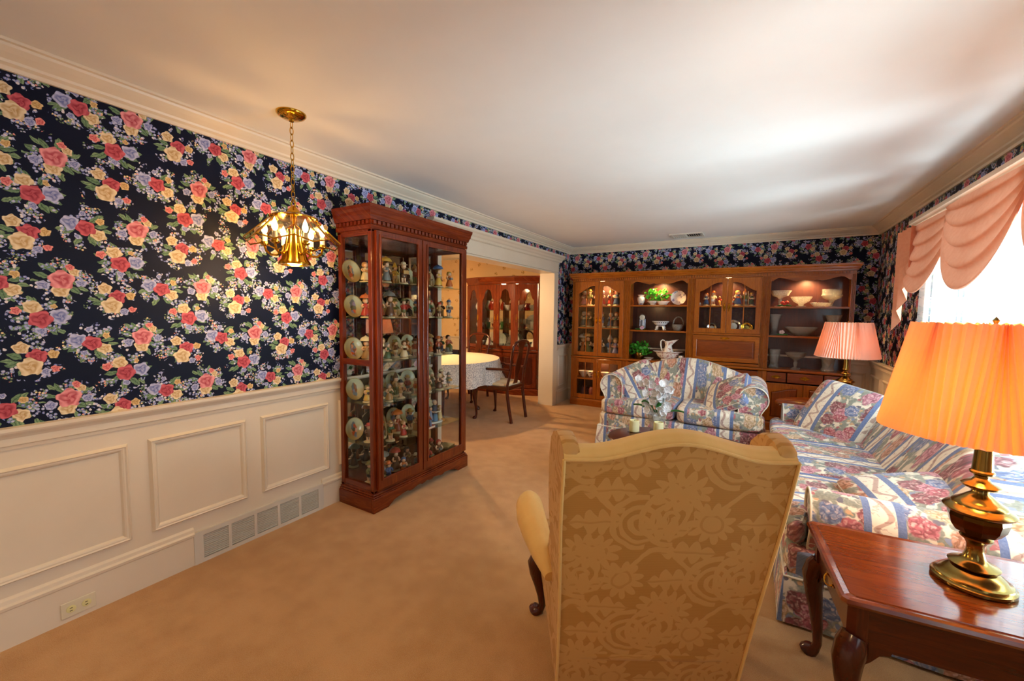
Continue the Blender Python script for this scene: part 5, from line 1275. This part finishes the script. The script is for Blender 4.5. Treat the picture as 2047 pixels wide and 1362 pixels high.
# ------------------------------------------------------------------ hanging brass and glass chandelier
CHX, CHY = -2.081, 1.280
CH = thing('chandelier', 'hanging brass chandelier with faceted glass shade and candle bulbs', 'chandelier', (CHX, CHY, CZ))
part('canopy', MB().lathe([(.070, 0), (.070, -.006), (.064, -.014), (.050, -.022), (.030, -.026), (.014, -.030), (.012, -.040), (0, -.040)][::-1], 36), M['brass'], CH, True)
link_mb = MB().tube([(.0085*math.cos(a)*(1 if abs(math.sin(a)) < .99 else 1), 0, .019*math.sin(a)) for a in [2*PI*k/16 for k in range(17)]], .0022, 6, False)
LK = mesh_of(link_mb, 'chain_link', M['brass'], True, uv_box)
for k in range(12): link('chain_link', LK, CH, (0, 0, -.055-k*.0318), (0, 0, PI/2*(k % 2)))
part('loop', MB().tube([(.016*math.cos(a), 0, -.452+.024*math.sin(a)) for a in [2*PI*k/18 for k in range(19)]], .0042, 8, False), M['brass'], CH, True)
part('crown_cap', MB().lathe([(.112, -.527), (.116, -.522), (.094, -.512), (.058, -.505), (.040, -.500), (.036, -.494), (.030, -.486), (.014, -.468), (.010, -.462), (0, -.460)], 32), M['brass'], CH, True)
zt, zm, zb = -.524, -.640, -.664; r0, r1 = .102, .222
TH0 = math.atan2(-CHY, -CHX)
def cp(r, k, z): a = TH0+k*PI/4; return (r*math.cos(a), r*math.sin(a), z)
for k in range(8):
    a, b = cp(r0, k, zt), cp(r0, k+1, zt); c, d = cp(r1, k+1, zm), cp(r1, k, zm); e = cp(r1*.985, k+.5, zb)
    part('rib', MB().tube([a, d], .0048, 6), M['brass'], CH, True)
    def off(p, q=.003): v = Vector(p); return v+Vector((v.x, v.y, .12)).normalized()*q
    pts = [a, b, c, e, d]; n = 5
    pn = part('glass_pane', MB().add([tuple(p) for p in pts]+[tuple(off(p)) for p in pts], [(4, 3, 2, 1, 0), (5, 6, 7, 8, 9)]+[(i, (i+1) % 5, 5+(i+1) % 5, 5+i) for i in range(5)]), M['pane_bevel'], CH, uv=uv_box)
    part('pane_edge', MB().tube([d, e, c], .004, 6), M['brass'], pn, True)
part('top_ring', MB().tube([cp(r0, k, zt) for k in range(9)], .004, 6), M['brass'], CH, True)
part('bell', MB().lathe([(.010, -.50), (.016, -.53), (.014, -.56), (.030, -.575), (.036, -.585), (.034, -.60), (.040, -.64), (.050, -.69), (.064, -.735), (.074, -.748), (.078, -.756), (.076, -.764), (.066, -.766), (.060, -.755), (0, -.752)], 36), M['brass'], CH, True)
for k in range(6):
    a = TH0+R(22)+k*PI/3; ca, sa = math.cos(a), math.sin(a)
    P_ = lambda r, z: (r*ca, r*sa, z)
    am = part('arm', MB().tube([P_(.042, -.66), P_(.056, -.695), P_(.080, -.716), (P_(.108, -.716)), P_(.128, -.70), P_(.134, -.680), P_(.134, -.672)], .0062, 8), M['brass'], CH, True)
    part('bobeche', MB().lathe([(.008, -.676), (.020, -.668), (.021, -.664), (.014, -.662), (.013, -.652), (0, -.652)], 18, c=P_(.134, 0)), M['brass'], am, True)
    cd = part('candle_sleeve', MB().lathe([(.0115, -.654), (.0115, -.614), (0, -.613)], 14, c=P_(.134, 0)), plain('#f2e6c4', .5), CH, True)
    part('bulb', MB().lathe([(.005, -.614), (.013, -.600), (.0145, -.588), (.009, -.568), (.003, -.552), (0, -.545)], 12, c=P_(.134, 0)), M['bulb'], cd, True)
    l = light('candle_light', 'POINT', (.134*ca, .134*sa, -.59), 2.4, (1.0, .60, .27), .006); l.parent = CH
l = light('down_light', 'POINT', (0, 0, -.80), 6, (1.0, .62, .25), .04); l.parent = CH

# ------------------------------------------------------------------ window dressing
VL = thing('valance_drape', 'peach draped swag valance with side cascade over the window', 'curtain', (RW-.115, 3.1, 2.062))
def swag(ya, yb, drop, lean):
    # ya far end, yb near end; the cloth hangs in catenary folds between two gathered ends
    ym = (ya+yb)/2
    def f(i, j):
        s = 2*i-1; body = (1-abs(s)**2.1)
        fold = j+.028*math.sin(j*PI*9)
        wid = 1-.16*j*(1-abs(s))*0-.10*math.sin(j*PI)*(1-body)
        y = ym+(ya-yb)/2*s*(1-.06*j)
        z = -drop*fold*(body**.62)-(.10*j*(1-body))
        x = -.005-.050*math.sin(PI*j*.5)*body**.5-.026*(.5+.5*math.sin(j*PI*9+s*1.2))*(.35+.65*body)-lean*.022
        return (x, y-3.1, z)
    return part('swag', MB().grid(f, 40, 54), M['peach'], VL, True, uv=uv_box, angle=80)
swag(4.50, 3.56, .52, 0); swag(3.66, 2.70, .54, 1); swag(2.82, 1.86, .52, 0)
def jabot(y0, w, dr, sg):
    def f(i, j):
        q = i*6; zig = abs(((q % 2)-1)); y = y0-sg*w*i; ln = dr*(1-.62*i)
        return (-.008-.045*zig-.012, y-3.1, -.01-ln*j)
    return part('cascade', MB().grid(f, 36, 14), M['peach'], VL, True, uv=uv_box, angle=40)
jabot(4.53, .34, .80, 1); jabot(1.72, .30, .80, -1)
def sheer_f(i, j):
    y = WY1+.06-(WY1-WY0+.12)*i; return (RW-.015-.020*math.sin(i*PI*46)-.010*math.sin(i*PI*17+1), y, 2.075-1.99*j)
SH = part('sheer_curtain', MB().grid(sheer_f, 420, 8), M['sheer'], None, True, uv=lambda co, n: (co[1], co[2]), angle=80)
tag(SH, 'white lace sheer curtain hanging across the bright window', 'curtain')
# ------------------------------------------------------------------ dining room
DT = thing('dining_table', 'round dining table under a lace cloth', 'table', (-3.66, 4.26, 0))
part('table_top', MB().lathe([(.79, .71), (.80, .72), (.80, .738), (.79, .742), (0, .742)], 56), M['mahog'], DT, True)
for a in (45, 135, 225, 315): part('leg', cabriole(.71, math.cos(R(a)), math.sin(R(a)), 1.2).xf(Matrix.Translation((.5*math.cos(R(a)), .5*math.sin(R(a)), 0))), M['mahog'], DT, True)
TCL = thing('tablecloth', 'cream cloth with long white lace border on the dining table', 'tablecloth', (-3.66, 4.26, .7425))
part('cloth_top', MB().lathe([(.0, .004), (.60, .004), (.80, .004), (.81, .002)], 72), M['lace_plain'], TCL, True, uv=uv_box)
def skirt(i, j):
    a = 2*PI*i; r = .812+.05*j+.035*j*math.sin(13*a)+.015*j*math.sin(29*a+1); return (r*math.cos(a), r*math.sin(a), .002-.285*j-.012*j*math.cos(13*a))
part('lace_border', MB().grid(skirt, 220, 8), M['lace'], TCL, True, uv=lambda co, n: (math.atan2(co[1], co[0])*.82, co[2]), angle=80)
def queen_chair(label, loc, rz, arms):
    c = thing('dining_chair', label, 'chair', loc, rz, 'mahogany dining chairs'); m = M['mahog']
    for s in (-1, 1):
        part('front_leg', cabriole(.42, s*.6, -.8, .95).xf(Matrix.Translation((s*.225, -.225, 0))), m, c, True)
    bf = []
    half = [(.185, .275, 0), (.192, .245, .16), (.195, .215, .36), (.195, .215, .46), (.180, .235, .56), (.172, .25, .66), (.190, .27, .78), (.205, .29, .88), (.195, .30, .95), (.150, .308, .995), (.08, .312, 1.012), (0, .312, 1.016)]
    full = half+[(-x, y, z) for x, y, z in half[-2::-1]]
    part('back_frame', MB().tube(full, [.020 if z < .4 else .0165 for _, _, z in full], 10), m, c, True)
    sp = [(.045, .47), (.040, .53), (.032, .57), (.046, .62), (.062, .70), (.066, .76), (.055, .82), (.044, .86), (.05, .92), (.085, .985), (.095, 1.005)]
    o = [(x, z) for x, z in sp]+[(-x, z) for x, z in sp[::-1]]
    q = MB().prism(o, -.006, .006, 'y'); q.v = [(x, y+.215+.097*max(0, (z-.46)/.55), z) for x, y, z in q.v]
    part('splat', q, m, c)
    part('seat_frame', MB().prism([(-.25, -.25), (.25, -.25), (.205, .225), (-.205, .225)], .395, .452, 'z'), m, c, bev=.012)
    q = MB().cushion((0, -.015, .462), .225, .22, .03, 12, 7, .4, .4); q.v = [(x*(1-.16*(y+.235)/.47), y, z) for x, y, z in q.v]
    part('seat', q, M['seat_cream'], c, True, uv=uv_box)
    for s in ((-1, 1) if arms else ()):
        part('arm', MB().tube([(s*.185, .23, .66), (s*.235, .12, .665), (s*.262, -.02, .662), (s*.265, -.12, .668), (s*.262, -.17, .672), (s*.258, -.195, .658), (s*.256, -.18, .645)], [.015, .016, .017, .018, .018, .015, .01], 8), m, c, True)
        part('arm_support', MB().tube([(s*.262, -.10, .66), (s*.262, -.135, .62), (s*.255, -.13, .56), (s*.245, -.08, .50), (s*.238, -.05, .43)], .0155, 8), m, c, True)
    return c
queen_chair('mahogany armchair with vase splat pulled up to the lace covered table', (-2.80, 4.46, 0), R(-90), True)
queen_chair('mahogany side chair at the far side of the lace table', (-3.86, 5.18, 0), R(0), False)
# china cabinet with canted sides
PLAN = [(-4.44, 6.26), (-4.44, 5.94), (-4.085, 5.80), (-3.395, 5.80), (-3.04, 5.94), (-3.04, 6.26)]
CB = thing('china_cabinet', 'tall mahogany china cabinet with arched glass doors in the dining room', 'cabinet', (-3.74, 6.0, 0))
def grow(o):
    return [(-4.44-o, 6.26), (-4.44-o, 5.94-o*.6), (-4.085-o*.4, 5.80-o), (-3.395+o*.4, 5.80-o), (-3.04+o, 5.94-o*.6), (-3.04+o, 6.26)]
def cb(name, mb, mat=None, parent=None, **k): return wpart(name, mb, mat or M['cherry'], CB, parent, **k)
def loft(levels):
    vs = []; fs = []
    for o, z in levels: vs += [(x, y, z) for x, y in grow(o)]
    for r_ in range(len(levels)-1):
        for i in range(6): fs.append((r_*6+i, r_*6+(i+1) % 6, (r_+1)*6+(i+1) % 6, (r_+1)*6+i))
    n = len(levels); fs += [(5, 4, 3, 2, 1, 0), tuple((n-1)*6+i for i in range(6))]
    return MB().add(vs, fs)
cb('plinth', loft([(.022, 0), (.022, .09), (.012, .105), (.005, .11)]))
cb('base', loft([(0, .11), (0, .70)]))
cb('ledge', loft([(.004, .70), (.024, .708), (.026, .728), (.016, .740), (0, .745)]))
cb('cornice', loft([(.002, 1.83), (.012, 1.85), (.014, 1.87), (.032, 1.90), (.05, 1.93), (.054, 1.955)]))
def facet(p, q):
    p = Vector((p[0], p[1], 0)); q = Vector((q[0], q[1], 0)); d = (q-p); L = d.length; d.normalize(); nrm = Vector((d.y, -d.x, 0))
    m = Matrix(((d.x, -nrm.x, 0, p.x), (d.y, -nrm.y, 0, p.y), (0, 0, 1, 0), (0, 0, 0, 1)))
    return m, L
def bell(s0, s1, zs, zp):
    def f(t):
        q = abs(2*t-1)
        if q > .80: return zs+.03*(1-q)/.2*.6
        if q > .66: return zs+.018+.05*((.80-q)/.14)
        return zs+.068+(zp-zs-.068)*math.sqrt(max(0, 1-(q/.66)**2))
    return f
def china_door(mx, a, b, hs):
    o, i = outlines(a, b, .752, 1.825, .055, .055, bell(a, b, 1.57, 1.745), 24)
    d = cb('door', ring(o, i, -.012, .006, mx), bev=.003); cb('door_glass', glass_in(i, -.002, mx), M['glass'], d, uv=uv_box)
    if hs: hm = handle_mb((a+.026 if hs < 0 else b-.026, -.012, 1.27), True, .012, .13); cb('handle', hm.xf(mx), M['brass'], d, smooth=True)
    return d
for (p, q, split) in ((PLAN[1], PLAN[2], 0), (PLAN[2], PLAN[3], 1), (PLAN[3], PLAN[4], 0)):
    mx, L = facet(p, q)
    if split: china_door(mx, .006, L/2-.002, 1); china_door(mx, L/2+.002, L-.006, -1)
    else: china_door(mx, .008, L-.008, -1 if p == PLAN[3] else 1)
    for (a, b) in (((.01, L/2-.004), (L/2+.004, L-.01)) if split else ((.01, L-.01),)):
        o, i = outlines(a, b, .125, .69, .05, .05, lambda t: .64)
        d = cb('lower_door', ring(o, i, -.014, .0, mx), bev=.003); cb('raised_panel', MB().box(a+.07, b-.07, -.010, 0, .195, .62).xf(mx), M['mahog'], d, bev=.004)
for (x, y) in PLAN[1:5]: cb('corner_post', B(x-.014, x+.014, y-.008, y+.02, .745, 1.83), bev=.003)
cb('side_panel', B(-4.44, -4.425, 5.94, 6.26, .745, 1.83)); cb('side_panel', B(-3.055, -3.04, 5.94, 6.26, .745, 1.83))
cb('back_mirror', B(-4.42, -3.06, 6.235, 6.24, .745, 1.83), M['mirror'], uv=uv_box); cb('back_panel', B(-4.44, -3.04, 6.242, 6.26, .745, 1.83))
for z in (1.08, 1.40):
    g_ = [(-4.41, 6.23), (-4.41, 5.97), (-4.08, 5.835), (-3.40, 5.835), (-3.07, 5.97), (-3.07, 6.23)]
    cb('glass_shelf', MB().prism(g_, z-.008, z, 'z'), M['shelf_glass'], uv=uv_box)
light('china_lamp', 'POINT', (-3.74, 6.02, 1.79), 5, (1.0, .74, .42), .04)
# glassware and dishes in the china cabinet
rc_ = random.Random(9); GCH = 'glass and china in the dining cabinet'
gob = [(.03, 0), (.028, .004), (.005, .01), (.005, .07), (.03, .09), (.036, .12), (.033, .16), (.031, .16), (.03, .10), (0, .08)]
tum = [(.03, 0), (.033, .006), (.038, .11), (.036, .11), (.03, .01), (0, .008)]
bwl = [(.03, 0), (.032, .01), (.06, .04), (.075, .08), (.072, .08), (.03, .02), (0, .016)]
jug = [(.03, 0), (.05, .02), (.058, .06), (.045, .1), (.025, .14), (.03, .16), (.02, .16), (0, .14)]
RED = thin_glass('ruby_glass', (.75, .10, .06, 1), 1.5); PNK = thin_glass('pink_glass', (.95, .55, .6, 1), 1.5); GRN = thin_glass('aqua_glass', (.45, .85, .75, 1), 1.5)
SN = {1.40: 'upper', 1.08: 'middle', .745: 'lower'}
items = {1.40: [(-4.30, jug, 'china', 'cream'), (-4.0, jug, RED, 'ruby'), (-3.92, bwl, PNK, 'pink'), (-3.84, tum, RED, 'ruby'), (-3.64, bwl, 'crystal', 'clear'), (-3.58, tum, RED, 'red'), (-3.50, tum, RED, 'scarlet'), (-3.43, bwl, 'crystal', 'cut'), (-3.32, tum, PNK, 'rosy'), (-3.22, bwl, 'crystal', 'pale'), (-3.14, jug, 'crystal', 'tall')],
         1.08: [(-4.30, jug, 'china_flower', 'painted'), (-4.04, tum, GRN, 'aqua'), (-3.96, gob, 'clear', 'clear'), (-3.87, bwl, RED, 'ruby'), (-3.8, gob, 'clear', 'thin'), (-3.65, gob, 'clear', 'stemmed'), (-3.57, bwl, RED, 'red'), (-3.49, gob, 'crystal', 'cut'), (-3.35, gob, 'crystal', 'faceted'), (-3.27, gob, 'crystal', 'sparkling'), (-3.19, tum, 'crystal', 'straight'), (-3.12, gob, 'clear', 'slender')],
         .745: [(-4.3, bwl, 'china', 'white'), (-4.02, jug, 'china', 'cream'), (-3.9, bwl, 'china_flower', 'sprigged'), (-3.78, bwl, 'crystal', 'clear'), (-3.62, bwl, 'crystal', 'cut'), (-3.46, bwl, 'china_flower', 'painted'), (-3.28, bwl, 'crystal', 'pale'), (-3.15, jug, 'china', 'white')]}
PN = {id(gob): 'goblet', id(tum): 'tumbler', id(bwl): 'bowl', id(jug): 'jug'}
for z, L_ in items.items():
    for k, (x, pr, mt, ad) in enumerate(L_):
        nm = PN[id(pr)]; y = 6.0 if -4.05 < x < -3.42 else 6.08
        sc = rc_.uniform(1.0, 1.25)
        lobj(nm, [(a*sc, b*sc) for a, b in pr], M[mt] if isinstance(mt, str) else mt, (x, y+rc_.uniform(-.02, .05), z), f'{ad} {nm}, {ORD[k]} from left on {SN[z]} shelf of china cabinet', nm, GCH, 20)
for k, (x, z) in enumerate(((-3.62, .745), (-3.88, .745), (-3.25, 1.08))):
    q = MB().lathe([(0, 0), (.08, 0), (.09, .006), (.125, .016), (.127, .02), (.09, .011), (0, .005)], 32, ripple=wavy(16, .02)); q.v = [(v[0], -v[2], v[1]+.126) for v in q.v]
    tag(part('platter', q, M['crystal_bright'], None, True, uv=uv_box, loc=(x, 6.14, z), rot=(R(-14), 0, 0)), f'round cut glass platter standing at the back, {["centre", "left", "right"][k]} of china cabinet', 'platter', GCH)
# unseen pendant, added over the dining table to light that room
PD = thing('added_pendant', 'added unseen brass bowl pendant lighting the dining room', 'lamp', (-3.9, 4.1, CZ))
part('canopy', MB().lathe([(.0, -.03), (.05, -.02), (.06, 0)], 24), M['brass'], PD, True)
part('rod', MB().tube([(0, 0, -.02), (0, 0, -.36)], .006, 8), M['brass'], PD, True)
part('bowl_shade', MB().lathe([(.02, -.35), (.10, -.36), (.17, -.40), (.19, -.46), (.185, -.46), (.165, -.405), (.10, -.368), (.02, -.358)], 32), M['china'], PD, True)
l = light('added_pendant_light', 'POINT', (0, 0, -.47), 75, (1.0, .68, .36), .05); l.parent = PD
